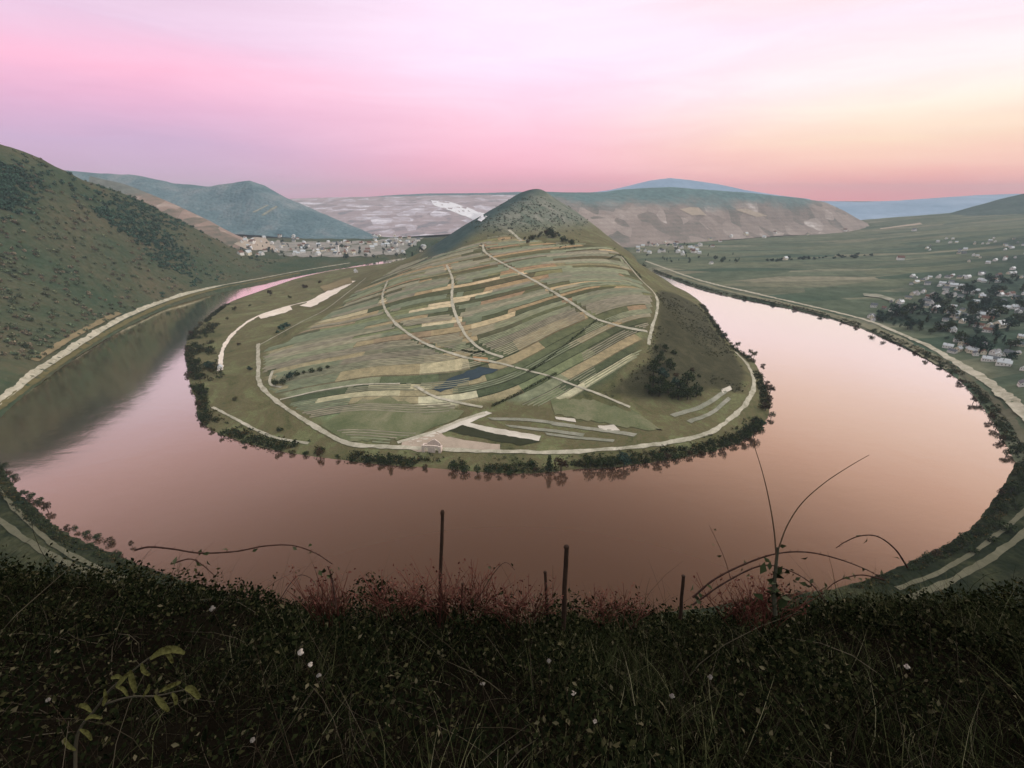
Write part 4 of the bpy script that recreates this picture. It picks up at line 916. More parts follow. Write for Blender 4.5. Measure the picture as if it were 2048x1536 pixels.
# ruined chapel on the river bank at the tip
h = hit(866, 900)[0]
e = bpy.data.objects.new('chapel_ruin', None); COL.objects.link(e); e.location = h; e.rotation_euler = (0, 0, R(-6)); e.scale = (0.85, 0.85, 0.85); tag(e, 'roofless pale stone ruin with dark arched openings on the sandy riverside yard', 'ruin')
M_RUIN = simple('ruin_stone', (0.8, 0.7, 0.62), (0.55, 0.47, 0.41), 0.7)
def wall_arches(xs_, y0, y1, H, tops):
    a = MB()
    for x0, x1 in xs_: a.box(x0, x1, y0, y1, -1, H)
    return a
a = MB()
a.box(-10, -7.2, -4, -3, -1, 7); a.box(-4, 3.2, -4.0, -3.0, -1, 7.2); a.box(6.4, 9, -4, -3, -1, 6.4)
for xa, xb in ((-7.2, -4), (3.2, 6.4)):
    xm, rr = (xa + xb) / 2, (xb - xa) / 2
    arc = [(xm + rr * math.cos(q), 3.4 + 1.6 * math.sin(q)) for q in [math.pi * k / 8 for k in range(9)]]
    for (p0, p1) in zip(arc[:-1], arc[1:]): a.prism([p1, p0, (p0[0], 7.1), (p1[0], 7.1)], -3.98, -3.02)
obj('arcade_wall', a.mesh('arcade_wall'), M_RUIN, e)
a = MB(); a.prism([(-10, -1), (-6.5, -1), (-6.5, 5), (-10, 5)], 3, 4); a.prism([(-6, -1), (7, -1), (7, 6), (4, 8.5), (1.5, 10.5), (-1, 9.5), (-6, 6)], 3, 4); obj('gable_wall', a.mesh('gable_wall'), M_RUIN, e)
a = MB(); a.box(-10, -9, -3, 3, -1, 5.2); a.box(8, 9, -3, 3, -1, 4.5); obj('side_wall', a.mesh('side_wall'), M_RUIN, e)
# small white barn on the low meadow
h = hit(441, 738)[0]
house('small white shed standing alone at the lower end of the pale meadow track', None, h, 0.5, 'white', 'pale grey', 0.55, 13, 'shed')
h = hit(712, 545)[0]
if h: house('lone white house at the far end of the low meadow beside the ridge foot', None, h, 0.5, 'white', 'pale grey', 1.0, 13, 'house')

# ------------------------------------------------------------------ foreground slope and thicket
TOPL = [(-400, 1090), (0, 1112), (110, 1110), (300, 1150), (430, 1150), (560, 1196), (650, 1196), (760, 1175), (900, 1190), (1000, 1212), (1200, 1204), (1460, 1212), (1560, 1188), (1700, 1180), (1800, 1165), (1900, 1165), (2048, 1180), (2400, 1180)]
YC = 4.0
tx, th = [], []
for px, py in TOPL:
    d = ray(px, py); tx.append(d[0] / d[1] * YC); th.append(EYE + d[2] / d[1] * YC)
def fg_z(x, y):
    lift_ = np.interp(x, tx, th) - 0.42 - (198.25 - 0.86 * YC)
    base = np.where(y < YC, 198.25 - 0.86 * y, 198.25 - 0.86 * YC - 1.5 * (y - YC))
    return base + lift_ * np.clip(y / YC, 0, 1) ** 1.2
xs, ys = np.arange(-16, 16.01, 0.16), np.arange(-4, 15, 0.16)
X, Y = np.meshgrid(xs, ys); Zf = fg_z(X, Y) + noise_grid(X, Y, 1.1, 4, 2.2) * 0.07
V = np.stack([X, Y, Zf], -1).reshape(-1, 3)
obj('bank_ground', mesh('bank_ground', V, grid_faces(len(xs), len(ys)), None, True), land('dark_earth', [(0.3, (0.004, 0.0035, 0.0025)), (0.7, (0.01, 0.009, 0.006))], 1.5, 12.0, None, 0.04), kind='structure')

def leaves(C, N, size, rng, elong=0.55):
    """folded leaves: 6 points, 4 triangles each; C centres, N normals"""
    n = len(C); N = N / np.linalg.norm(N, axis=1)[:, None]
    u = np.cross(N, rng.normal(size=(n, 3))); u /= np.linalg.norm(u, axis=1)[:, None]; w = np.cross(N, u); s = size[:, None]
    f = N * s * 0.22
    V = np.stack([C - u * s, C - u * s * .1 - w * s * elong + f, C - u * s * .05, C - u * s * .1 + w * s * elong + f, C + u * s - N * s * 0.25], 1).reshape(-1, 3)
    i = np.arange(n)[:, None] * 5
    Fq = np.concatenate([i + np.array([[0, 1, 2]]), i + np.array([[0, 2, 3]]), i + np.array([[1, 4, 2]]), i + np.array([[2, 4, 3]])], 0)
    return V, Fq
rng = np.random.default_rng(5)
n = 105000
y = 0.45 + 5.2 * rng.random(n) ** 0.8; x = (rng.random(n) * 2 - 1) * (1.6 + y * 1.55)
clus = np.array([fbm(a_, b_, 1.3, 3, 8.0) for a_, b_ in zip(x, y)])
hgt = np.clip(0.34 + 0.55 * clus, 0.03, 0.95)
z = fg_z(x, y) + hgt * rng.random(n) ** 0.6 - 0.02
keep = rng.random(n) < np.clip(0.62 + clus * 0.9, 0.15, 1)
C = np.stack([x, y, z], 1)[keep]; N = rng.normal(size=C.shape) * 0.7 + np.array([0, -0.35, 0.9])
V, Fq = leaves(C, N, rng.uniform(0.006, 0.02, len(C)) * (1 + 0.14 * C[:, 1]), rng)
M_UND = foliage('bramble_leaves', [(0, (0.0032, 0.0048, 0.0025)), (0.55, (0.008, 0.0109, 0.005)), (0.8, (0.0161, 0.0204, 0.0085)), (0.94, (0.0353, 0.0343, 0.0157)), (1, (0.0966, 0.0875, 0.0543))])
# sprigs that break the skyline of the thicket
SV, SF, off_ = [V], [Fq], len(V)
for i in range(900):
    y0 = rng.uniform(2.6, 4.5); x0 = rng.uniform(-1, 1) * (1.4 + y0 * 1.5); z0 = float(fg_z(x0, y0)) + 0.2
    L = rng.uniform(0.12, 0.3) + 0.28 * rng.random() ** 4; dr = np.array([rng.normal() * .45, rng.normal() * .3, 1.0]); dr /= np.linalg.norm(dr); k_ = 9
    tt = np.linspace(0.2, 1, k_)[:, None]; Cs = np.array([x0, y0, z0]) + dr * L * tt + np.array([0, 0, -0.12]) * tt ** 2 * L + rng.normal(size=(k_, 3)) * 0.018
    v_, f_ = leaves(Cs, rng.normal(size=(k_, 3)) + np.array([0, -.3, .5]), rng.uniform(0.012, 0.028, k_), rng); SV.append(v_); SF.append(f_ + off_); off_ += len(v_)
    e0, e1 = np.array([x0, y0, z0 - 0.15]), Cs[-1]; sw = np.array([0.0018, 0, 0]); md = Cs[4]
    v_ = np.array([e0 - sw, e0 + sw, md - sw * .7, md + sw * .7, e1 - sw * .3, e1 + sw * .3]); f_ = np.array([[0, 1, 3], [0, 3, 2], [2, 3, 5], [2, 5, 4]]); SV.append(v_); SF.append(f_ + off_); off_ += 6
V, Fq = np.concatenate(SV), np.concatenate(SF)
obj('undergrowth', mesh('undergrowth', V, Fq), M_UND, kind='stuff', label='dark bramble thicket covering the foreground slope', cat='undergrowth')
# dry stems and grass blades
def blades(n, rng, rmin, rmax, lmin, lmax):
    V, Fq = [], []
    for i in range(n):
        y0 = 0.4 + 4.6 * rng.random() ** 0.9; x0 = (rng.random() * 2 - 1) * (1.4 + y0 * 1.5); z0 = float(fg_z(x0, y0))
        L = rng.uniform(lmin, lmax); az = rng.uniform(0, 6.28); lean = rng.uniform(0.15, 1.0); d = Vector((math.cos(az) * lean, math.sin(az) * lean, 1)).normalized()
        bend = Vector((rng.normal() * 0.3, rng.normal() * 0.3, -0.35)) * L
        P = [Vector((x0, y0, z0)) + d * L * t + bend * t * t for t in (0, 0.25, 0.5, 0.75, 1)]
        r = rng.uniform(rmin, rmax)
        v, f = tube(P, [r, r * .9, r * .75, r * .55, r * .25], 3); o = len(V); V += v; Fq += [tuple(q + o for q in k) for k in f if len(k) == 4]
    return np.array(V), np.array(Fq)
V, Fq = blades(5200, rng, 0.0009, 0.0026, 0.2, 0.8)
V2, F2 = blades(420, rng, 0.0022, 0.0042, 0.5, 1.15); Fq = np.concatenate([Fq, F2 + len(V)]); V = np.concatenate([V, V2])
obj('dry_stems', mesh('dry_stems', V, Fq), foliage('dry_stalks', [(0, (0.0064, 0.0048, 0.0032)), (0.6, (0.0176, 0.0144, 0.0096)), (0.9, (0.048, 0.0416, 0.0288)), (1, (0.112, 0.1, 0.072))]), kind='stuff', label='tangle of thin dry stalks among the foreground brambles', cat='stems')

def grass(n, rng):
    Vs, Fs = [], []; o = 0
    y0 = 0.5 + 4.1 * rng.random(n) ** 0.75; x0 = (rng.random(n) * 2 - 1) * (1.4 + y0 * 1.5); q_ = rng.random(n) < 0.3; y0 = np.where(q_, rng.uniform(2.4, 4.3, n), y0); x0 = np.where(q_, rng.uniform(0.3, 6.5, n), x0)
    z0 = fg_z(x0, y0); dens = np.array([fbm(a_, b_, 0.8, 3, 21.0) for a_, b_ in zip(x0, y0)])
    k = dens > rng.uniform(-0.5, 0.45, n); x0, y0, z0 = x0[k], y0[k], z0[k]; n = len(x0)
    L = rng.uniform(0.25, 0.62, n) * (0.8 + 0.25 * dens[k]); d = rng.normal(size=(n, 3)) * np.array([.38, .3, 0]) + np.array([0, 0, 1]); b_ = rng.normal(size=(n, 3)) * np.array([.5, .4, 0]) + np.array([0, -.1, -.55]); w = rng.uniform(0.0016, 0.0042, n)
    rows = []
    for t in (0, .3, .6, .85, 1.0):
        c = np.stack([x0, y0, z0], 1) + (d * t + b_ * t * t * .8) * L[:, None]; s_ = np.stack([np.ones(n), np.zeros(n), np.zeros(n)], 1) * (w * (1 - t * .92))[:, None]
        rows += [c - s_, c + s_]
    V = np.stack(rows, 1).reshape(-1, 3); i = np.arange(n)[:, None] * 10
    return V, np.concatenate([i + np.array([[2 * q, 2 * q + 1, 2 * q + 3, 2 * q + 2]]) for q in range(4)], 0)
V, Fq = grass(46000, rng)
obj('long_grass', mesh('long_grass', V, Fq), foliage('grass_blades', [(0, (0.0069, 0.0103, 0.0046)), (0.45, (0.0207, 0.0264, 0.0115)), (0.8, (0.0517, 0.0575, 0.0253)), (0.93, (0.092, 0.0943, 0.046)), (1, (0.23, 0.2185, 0.138))]), kind='stuff', label='long dark grass tangled through the foreground brambles', cat='grass')

M_STAKE = simple('weathered_wood', (0.0390, 0.0228, 0.0143), (0.0163, 0.0097, 0.0065), 9)
def stake(px0, py0, px1, py1, D, r, label):
    a, t = Vector(at_d(px0, py0, D)), Vector(at_d(px1, py1, D * 0.985))
    a = a - (t - a) * 0.35
    e = bpy.data.objects.new('wooden_stake', None); COL.objects.link(e); e.location = a; tag(e, label, 'stake', 'vineyard stakes in the thicket')
    d = t - a; b_ = MB(); b_.tube([d * k + Vector((0.15 * r * math.sin(k * 9), 0, 0)) for k in (0, .25, .5, .75, .97)], [r, r * 1.03, r * .95, r * .97, r * .9], 8)
    obj('post', b_.mesh('post'), M_STAKE, e)
    b_ = MB(); b_.tube([d * .965, d * .985, d * 1.0], [r * 1.15, r * 1.12, r * .6], 8); obj('cap', b_.mesh('cap'), M_STAKE, e)
    return e
stake(880, 1200, 885, 1020, 4.5, 0.019, 'tallest thin wooden stake, standing over the reddish twigs')
stake(1128, 1215, 1133, 1090, 4.4, 0.024, 'thick dark wooden stake with a vine shoot along its right side')
stake(1094, 1215, 1090, 1142, 4.7, 0.016, 'short wooden stake just left of the thick dark stake')
stake(1362, 1215, 1367, 1150, 4.5, 0.017, 'short dark stake at the left foot of the arching brambles')
stake(923, 1210, 925, 1166, 4.6, 0.012, 'very short thin stake among the reddish twigs right of the tallest stake')

M_CANE = simple('bramble_cane', (0.0488, 0.0234, 0.0169), (0.0228, 0.0117, 0.0084), 14)
M_CLEAF = foliage('cane_leaves', [(0, (0.014, 0.02, 0.009)), (0.6, (0.035, 0.045, 0.022)), (1, (0.085, 0.09, 0.055))])
def cane(px, D, r, label, leaf=10, D2=None, mat=None, cat='bramble', name='bramble_cane', lsz=0.03):
    P3 = [Vector(at_d(x, y, D + ((D2 or D) - D) * i / max(1, len(px) - 1))) for i, (x, y) in enumerate(px)]
    C = spline(P3, 8); base = P3[0]; C = [c - base for c in C]
    e = bpy.data.objects.new(name, None); COL.objects.link(e); e.location = base; tag(e, label, cat, 'arching bramble canes' if name == 'bramble_cane' else None)
    a = MB(); m_ = len(C); a.tube(C, [r * (1 - 0.6 * i / m_) * (1 + 0.12 * math.sin(i * 2.1)) for i in range(m_)], 6)
    rr = random.Random(int(px[0][0]))
    for i in range(2, m_ - 1, 2):      # thorns
        q = rr.uniform(0, 6.28); d = Vector((math.cos(q), math.sin(q), 0.4)) * r * 3; a.tube([C[i], C[i] + d], [r * .45, r * .05], 4)
    obj('stem', a.mesh('stem'), mat or M_CANE, e)
    if leaf:
        rg = np.random.default_rng(int(px[0][0])); idx = rg.integers(0, m_, leaf)
        Cc = np.array([C[i] for i in idx]) + rg.normal(size=(leaf, 3)) * 0.03
        V, Fq = leaves(Cc, rg.normal(size=(leaf, 3)) + np.array([0, -.3, .6]), rg.uniform(0.6, 1.2, leaf) * lsz, rg)
        obj('foliage', mesh('foliage', V, Fq), M_CLEAF, e)
    return e
cane([(270, 1100), (300, 1094), (345, 1098), (400, 1106), (470, 1103), (530, 1092), (585, 1091), (630, 1106), (665, 1128)], 3.6, 0.008, 'long wavy bramble cane stretching level over the water at the left', 6)
cane([(672, 1215), (668, 1180), (662, 1150), (655, 1132)], 3.6, 0.009, 'short upright bramble stem at the right end of the long wavy cane', 8)
cane([(342, 1128), (380, 1118), (405, 1130), (430, 1152)], 3.7, 0.006, 'small arched bramble shoot under the long wavy cane', 8)
cane([(1385, 1195), (1430, 1158), (1490, 1128), (1550, 1108), (1610, 1104), (1670, 1116), (1730, 1138), (1770, 1160)], 3.4, 0.008, 'widest arching bramble cane, spanning both sides of the tall weed', 9)
cane([(1385, 1210), (1450, 1165), (1520, 1132), (1570, 1138), (1620, 1165), (1650, 1205)], 3.5, 0.0075, 'lower dark arching bramble cane beneath the widest arch', 12)
cane([(1815, 1135), (1790, 1098), (1755, 1073), (1720, 1072), (1690, 1084), (1672, 1096)], 3.7, 0.007, 'small hooked bramble cane bending left near the right bank', 4)
cane([(1770, 1160), (1720, 1150), (1670, 1165), (1640, 1195)], 3.5, 0.006, 'low bramble cane trailing down below the right end of the wide arch', 14)
cane([(1462, 1160), (1450, 1120), (1435, 1085), (1418, 1050)], 3.8, 0.003, 'faint thin shoot left of the tall weed', 3, lsz=0.02)
for i, (px, lab) in enumerate([([(955, 1200), (985, 1150), (1010, 1125), (1030, 1140)], 'thin curved shoot to the right of the reddish twigs'),
                               ([(560, 1200), (580, 1168), (600, 1150), (625, 1160), (640, 1190)], 'small looped shoot left of the upright bramble stem')]):
    cane(px, 4.0, 0.004, lab, 5, lsz=0.02)
# tall forked weed
base = Vector(at_d(1550, 1230, 3.3)); D_ = 3.3
e = bpy.data.objects.new('tall_weed', None); COL.objects.link(e); e.location = base; tag(e, 'tall dry weed with two thin branches forking over the water', 'weed')
M_WEED = simple('dry_weed', (0.11, 0.075, 0.045), (0.06, 0.04, 0.025), 12)
def wb(name, px, r0, r1, mat):
    C = [c - base for c in spline([Vector(at_d(x, y, D_)) for x, y in px], 8)]
    a = MB(); a.tube(C, [r0 + (r1 - r0) * i / len(C) for i in range(len(C))], 6); return obj(name, a.mesh(name), mat, e)
wb('stem', [(1550, 1230), (1548, 1180), (1552, 1130), (1556, 1095)], 0.016, 0.009, simple('weed_stem', (0.06, 0.06, 0.038), (0.03, 0.03, 0.02), 12))
wb('branch', [(1553, 1120), (1548, 1060), (1538, 1000), (1525, 945), (1508, 890)], 0.006, 0.002, M_WEED)
wb('branch', [(1556, 1100), (1575, 1050), (1605, 1005), (1650, 965), (1700, 932), (1738, 910)], 0.006, 0.0018, M_WEED)
rg = np.random.default_rng(3); k = 26
Cc = np.array([Vector(at_d(1550 + rg.normal() * 12, 1160 + rg.uniform(-40, 60), D_)) - base for _ in range(k)])
V, Fq = leaves(Cc, rg.normal(size=(k, 3)) + np.array([0, -.4, .4]), rg.uniform(0.03, 0.06, k), rg); obj('foliage', mesh('foliage', V, Fq), M_CLEAF, e)

# yellow-leaved plant lower left
D_ = 1.75; base = Vector(at_d(150, 1560, D_))
e = bpy.data.objects.new('yellowing_plant', None); COL.objects.link(e); e.location = base; tag(e, 'yellow-green leafed plant leaning right out of the dark thicket at lower left', 'plant')
M_YEL = foliage('yellow_leaves', [(0, (0.045, 0.05, 0.016)), (0.6, (0.1, 0.1, 0.035)), (1, (0.2, 0.18, 0.1))])
nt = M_YEL.node_tree; b = nt.nodes['Principled BSDF']; src = b.inputs['Base Color'].links[0].from_socket
nt.links.new(mixc(nt, 1.0, src, ramp(nt, nz(nt, 55.0, 6, 0.75), [(0.36, (0.3, 0.25, 0.2)), (0.5, (0.9, 0.9, 0.9)), (0.66, (1.35, 1.3, 1.25))]), 'MULTIPLY'), b.inputs['Base Color'])
M_YST = simple('plant_stem', (0.07, 0.062, 0.04), (0.03, 0.028, 0.018), 12)
def pl_leaf(px, w, name='leaf'):
    C = [c - base for c in spline([Vector(at_d(x, y, D_ - 0.05)) for x, y in px], 6)]; V = []; m_ = len(C)
    for i, c in enumerate(C):
        t = (C[min(i + 1, m_ - 1)] - C[max(i - 1, 0)]).normalized(); s = t.cross(Vector((0, -0.8, 0.6))).normalized(); ww = w * math.sin(math.pi * (0.06 + 0.9 * i / m_)) ** 0.7
        V += [c - s * ww + Vector((0, -.3, .2)) * ww, c, c + s * ww + Vector((0, -.3, .2)) * ww]
    Fc = [(i * 3 + k, i * 3 + k + 1, i * 3 + k + 4, i * 3 + k + 3) for i in range(m_ - 1) for k in (0, 1)]
    return obj(name, mesh(name, V, Fc, None, True), M_YEL, e)
def pl_stem(px, r):
    C = [c - base for c in spline([Vector(at_d(x, y, D_)) for x, y in px], 6)]; a = MB(); a.tube(C, [r * (1 - .6 * i / len(C)) for i in range(len(C))], 6); return obj('stem', a.mesh('stem'), M_YST, e)
pl_stem([(150, 1560), (155, 1470), (190, 1420), (220, 1380), (262, 1345), (290, 1322), (318, 1304)], 0.0062)
pl_stem([(205, 1410), (260, 1394), (310, 1392), (345, 1385), (376, 1378)], 0.0042)
pl_stem([(262, 1345), (264, 1362), (270, 1380)], 0.002); pl_stem([(312, 1392), (316, 1386), (330, 1376)], 0.002)
pl_leaf([(300, 1318), (325, 1302), (350, 1298), (370, 1306)], 0.0136); pl_leaf([(262, 1340), (266, 1360), (272, 1385)], 0.0124); pl_leaf([(262, 1342), (245, 1360), (232, 1375)], 0.0087)
pl_leaf([(318, 1384), (340, 1372), (362, 1364)], 0.008); pl_leaf([(370, 1376), (385, 1378), (400, 1396)], 0.0136); pl_leaf([(310, 1390), (325, 1405), (338, 1422)], 0.0124); pl_leaf([(210, 1378), (212, 1395), (206, 1412)], 0.0081); pl_leaf([(170, 1440), (185, 1432), (205, 1436)], 0.0068)

for q in [([(246, 1358), (236, 1352), (222, 1356)], .008), ([(284, 1326), (288, 1340), (300, 1350)], .009), ([(232, 1372), (248, 1378), (256, 1392)], .008), ([(184, 1424), (172, 1412), (158, 1410)], .009), ([(160, 1458), (176, 1466), (184, 1480)], .009), ([(152, 1500), (138, 1490), (130, 1476)], .009), ([(286, 1393), (296, 1380), (300, 1368)], .007), ([(345, 1385), (352, 1396), (352, 1410)], .009), ([(330, 1300), (340, 1312), (346, 1326)], .009)]: pl_leaf(*q)

# reddish twig shrubs along the skyline of the thicket
M_RED = foliage('red_twigs', [(0, (0.06, 0.02, 0.017)), (0.6, (0.11, 0.045, 0.036)), (1, (0.16, 0.075, 0.055))])
def twig_shrub(px, py, w, h, n, D, label, seed):
    rg = random.Random(seed); base = Vector(at_d(px, py, D)); e = bpy.data.objects.new('twig_shrub', None); COL.objects.link(e); e.location = base; tag(e, label, 'shrub', 'reddish twig shrubs')
    V, Fq = [], []; tips = []; n = int(n * 1.9)
    for i in range(n):
        x0 = rg.uniform(-.5, .5) * w; t = Vector((x0 + rg.uniform(-.35, .35) * w, rg.uniform(-.3, .3) * w, h * rg.uniform(0.4, 1.0))); s = Vector((x0 * .7, rg.uniform(-.2, .2) * w, -0.1)); mid = s.lerp(t, .5) + Vector((rg.uniform(-.1, .1) * w, 0, .05 * h))
        for P, r in [([s, mid, t], 0.003), ([mid, mid.lerp(t, .6) + Vector((rg.uniform(-.2, .2) * w, 0, .12 * h))], 0.0016), ([s.lerp(mid, .6), mid + Vector((rg.uniform(-.25, .25) * w, 0, .05 * h))], 0.0016)]:
            v, f = tube(P, [r * (1 - .5 * k / len(P)) for k in range(len(P))], 4); o = len(V); V += v; Fq += [tuple(q + o for q in k) for k in f if len(k) == 4]
            tips.append(P[-1])
    obj('stem', mesh('stem', V, np.array(Fq)), M_RED, e)
    rr = np.random.default_rng(seed); Cc = np.array([tuple(rg.choice(tips)) for _ in range(n * 3)]) + rr.normal(size=(n * 3, 3)) * 0.02
    V, Fq = leaves(Cc, rr.normal(size=Cc.shape), rr.uniform(0.008, 0.018, len(Cc)), rr); obj('foliage', mesh('foliage', V, Fq), M_RED, e)
twig_shrub(910, 1215, 0.75, 0.5, 46, 4.4, 'reddish twig shrub around the foot of the tallest stake', 1)
twig_shrub(655, 1225, 0.35, 0.45, 26, 3.8, 'reddish twig shrub beneath the end of the long wavy cane', 2)
twig_shrub(785, 1205, 0.6, 0.26, 28, 4.2, 'low reddish twig shrub left of the tallest stake', 3)
twig_shrub(1040, 1225, 0.55, 0.35, 30, 4.4, 'reddish twig shrub left of the thick dark stake', 4)
twig_shrub(1500, 1220, 0.6, 0.3, 34, 3.7, 'reddish twig shrub beneath the arching canes, left of the tall weed', 5)
twig_shrub(1230, 1225, 0.6, 0.25, 24, 4.5, 'sparse reddish twig shrub between the thick stake and the arches', 6)

# pale seed heads
M_SEED = simple('seed_head', (0.5, 0.46, 0.4), (0.25, 0.22, 0.19), 30)
M_DIM = simple('dull_seed_head', (0.2, 0.19, 0.17), (0.1, 0.09, 0.08), 30)
SEEDS = [(602, 1304, 9, 'brightest pale seed head, topmost of the small cluster left of centre', 1), (621, 1329, 7, 'second pale seed head of the cluster left of centre, below the brightest', 1), (638, 1350, 7, 'dimmer round seed head lowest right in the cluster left of centre', 0), (505, 1480, 7, 'grey seed head alone near the bottom left of centre', 0),
         (424, 1217, 8, 'grey seed head near the top of the thicket at left', 0), (965, 1367, 7, 'pale seed head in the dark thicket just left of centre', 0), (1098, 1322, 6, 'pale seed head below the thick dark stake', 0), (1147, 1386, 7, 'white seed head low in the centre', 1), (1190, 1443, 6, 'white seed head near the bottom centre', 1),
         (1420, 1354, 7, 'round grey seed head below the short dark stake', 0), (1814, 1333, 7, 'single bright seed head at the right of the thicket', 1), (1344, 1392, 7, 'grey seed head between centre and the tall weed foot', 0), (96, 1400, 6, 'faint grey seed head at the left edge beside the yellow plant', 0)]
def blob(r, seed):
    a = MB(); rg = random.Random(seed)
    for i in range(9):
        q, w = rg.uniform(0, 6.28), rg.uniform(-1, 1); c = Vector((math.cos(q) * math.sqrt(1 - w * w), math.sin(q) * math.sqrt(1 - w * w), w)) * r * .5
        n_ = 6; pts = [(0, 0, r * .55)] + [(math.cos(k * 6.28 / n_) * r * .5, math.sin(k * 6.28 / n_) * r * .5, 0) for k in range(n_)] + [(0, 0, -r * .55)]
        a.add([tuple(Vector(p_) + c) for p_ in pts], [(0, k + 1, (k + 1) % n_ + 1) for k in range(n_)] + [(n_ + 1, (k + 1) % n_ + 1, k + 1) for k in range(n_)])
    return a
for i, (px, py, s, lab, br) in enumerate(SEEDS):
    d = ray(px, py); best = None
    for k in range(60):     # on top of the leaf layer along the sight line
        D_ = 0.9 + k * 0.06; q = at_d(px, py, D_)
        if q[2] < float(fg_z(q[0], q[1])) + 0.5: best = D_; break
    D_ = best or 2.5; base = Vector(at_d(px, py, D_)); r = s / F * D_ * 0.8
    e = bpy.data.objects.new('seed_head', None); COL.objects.link(e); e.location = base; tag(e, lab, 'seed head', 'pale seed heads in the thicket')
    obj('head', blob(r, i).mesh('head'), M_SEED if br else M_DIM, e)
    a = MB(); a.tube([(0, 0, 0), (0.01, 0.01, -0.2), (0.0, 0.03, -0.55)], [0.0016, 0.002, 0.0025], 5); obj('stalk', a.mesh('stalk'), M_STAKE, e)

# ------------------------------------------------------------------ haze
m = bpy.data.materials.new('haze_air'); m.use_nodes = True; nt = m.node_tree
for n_ in list(nt.nodes):
    if n_.type == 'BSDF_PRINCIPLED': nt.nodes.remove(n_)
v = nt.nodes.new('ShaderNodeVolumePrincipled'); v.inputs['Color'].default_value = (0.72, 0.9, 1.0, 1); v.inputs['Density'].default_value = 0.8e-4
nt.links.new(v.outputs[0], nt.nodes['Material Output'].inputs['Volume'])
a = MB(); a.box(-9500, 9500, -900, 9500, -6, 420)
obj('haze', a.mesh('haze'), m, kind='stuff')

# ------------------------------------------------------------------ sky and sun
W = bpy.data.worlds.new('World'); S.world = W; W.use_nodes = True; nt = W.node_tree
bg = nt.nodes['Background']
v = node(nt, 'ShaderNodeTexCoord').outputs['Generated']
sx = node(nt, 'ShaderNodeSeparateXYZ', {0: v}); dx, dy, dz = sx.outputs
hyp = math_n(nt, 'SQRT', math_n(nt, 'ADD', math_n(nt, 'MULTIPLY', dx, dx), math_n(nt, 'MULTIPLY', dy, dy)))
az = math_n(nt, 'DIVIDE', dx, math_n(nt, 'MAXIMUM', hyp, 0.001)); fy = math_n(nt, 'DIVIDE', dy, math_n(nt, 'MAXIMUM', hyp, 0.001))
cloud = node(nt, 'ShaderNodeMapping', {'Vector': v, 'Rotation': (0, R(14), 0), 'Scale': (1.4, 1.4, 11)})
cn = nz(nt, 1.6, 4, 0.5, cloud.outputs[0], 0.4)
el = math_n(nt, 'ADD', math_n(nt, 'MULTIPLY', dz, 1.25), math_n(nt, 'MULTIPLY', math_n(nt, 'SUBTRACT', cn, 0.5), 0.06))
ZEN = (1.25, 1.24, 1.22, 1)
HI = lin(255, 236, 250)
L_ = ramp(nt, el, [(0.0, lin(212, 170, 192)), (0.05, lin(203, 170, 197)), (0.1, lin(204, 174, 205)), (0.165, lin(226, 178, 208)), (0.225, lin(250, 188, 214)), (0.3, lin(232, 202, 226)), (0.39, lin(220, 196, 216)), (0.53, lin(205, 166, 168)), (0.72, lin(176, 140, 134)), (0.92, lin(158, 126, 118)), (1.0, ZEN)])
C_ = ramp(nt, el, [(0.0, lin(244, 148, 168)), (0.03, lin(243, 168, 186)), (0.105, lin(252, 190, 208)), (0.165, lin(253, 203, 221)), (0.26, lin(254, 226, 246)), (0.39, lin(255, 236, 254)), (0.45, lin(246, 218, 222)), (0.55, lin(222, 178, 166)), (0.72, lin(178, 142, 130)), (0.92, lin(160, 126, 114)), (1.0, ZEN)])
Rr_ = ramp(nt, el, [(0.0, lin(255, 146, 148)), (0.03, lin(255, 172, 164)), (0.062, lin(255, 202, 184)), (0.105, lin(253, 222, 196)), (0.155, lin(255, 238, 222)), (0.22, lin(255, 241, 240)), (0.31, lin(255, 232, 243)), (0.4, lin(250, 220, 214)), (0.55, lin(238, 194, 176)), (0.72, lin(196, 154, 136)), (0.92, lin(168, 130, 114)), (1.0, ZEN)])
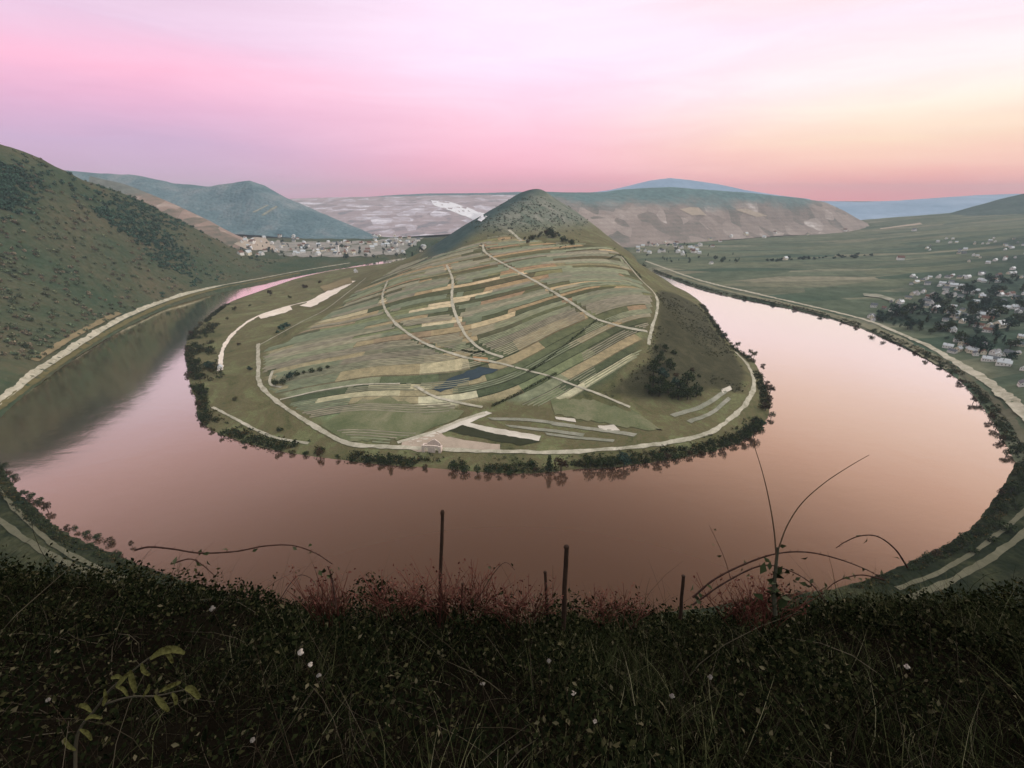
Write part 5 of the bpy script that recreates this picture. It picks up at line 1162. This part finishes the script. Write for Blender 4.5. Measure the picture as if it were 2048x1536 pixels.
f1 = node(nt, 'ShaderNodeMapRange', {'Value': az, 'From Min': -0.62, 'From Max': 0.0}, interpolation_type='SMOOTHSTEP').outputs[0]
f2 = node(nt, 'ShaderNodeMapRange', {'Value': az, 'From Min': -0.02, 'From Max': 0.62}, interpolation_type='SMOOTHSTEP').outputs[0]
sky = mixc(nt, f2, mixc(nt, f1, L_, C_), Rr_)
back = ramp(nt, el, [(0.0, (0.34, 0.32, 0.4)), (0.6, (0.45, 0.42, 0.5)), (1.0, ZEN)])
ff = node(nt, 'ShaderNodeMapRange', {'Value': fy, 'From Min': -0.45, 'From Max': 0.35}, interpolation_type='SMOOTHSTEP').outputs[0]
sky = mixc(nt, ff, back, sky)
streak = ramp(nt, nz(nt, 2.6, 5, 0.6, node(nt, 'ShaderNodeMapping', {'Vector': v, 'Rotation': (0, R(-9), 0), 'Scale': (1.2, 1.2, 9)}).outputs[0], 0.6), [(0.35, (0.98, 0.945, 0.965)), (0.65, (1.03, 1.03, 1.03))])
sky = mixc(nt, 1.0, sky, streak, 'MULTIPLY')
nt.links.new(sky, bg.inputs['Color']); bg.inputs['Strength'].default_value = 1.12
sl = bpy.data.lights.new('sun', 'SUN'); so = bpy.data.objects.new('sun', sl); COL.objects.link(so)
sl.energy = 1.5; sl.angle = R(30); sl.color = (1.0, 0.92, 0.84)
SE, SA = R(32), R(82)      # elevation, azimuth clockwise from the view direction
d = Vector((math.sin(SA) * math.cos(SE), math.cos(SA) * math.cos(SE), math.sin(SE)))
so.rotation_euler = (-d).to_track_quat('-Z', 'Y').to_euler()

S.view_settings.view_transform = 'Standard'; S.view_settings.look = 'None'; S.view_settings.exposure = 0.0; S.view_settings.gamma = 1.0; S.view_settings.use_curve_mapping = False
S.cycles.use_denoising = True
S.cycles.max_bounces = 5; S.cycles.diffuse_bounces = 2; S.cycles.glossy_bounces = 2; S.cycles.volume_bounces = 0; S.cycles.transmission_bounces = 2
S.cycles.use_adaptive_sampling = True; S.cycles.adaptive_threshold = 0.015
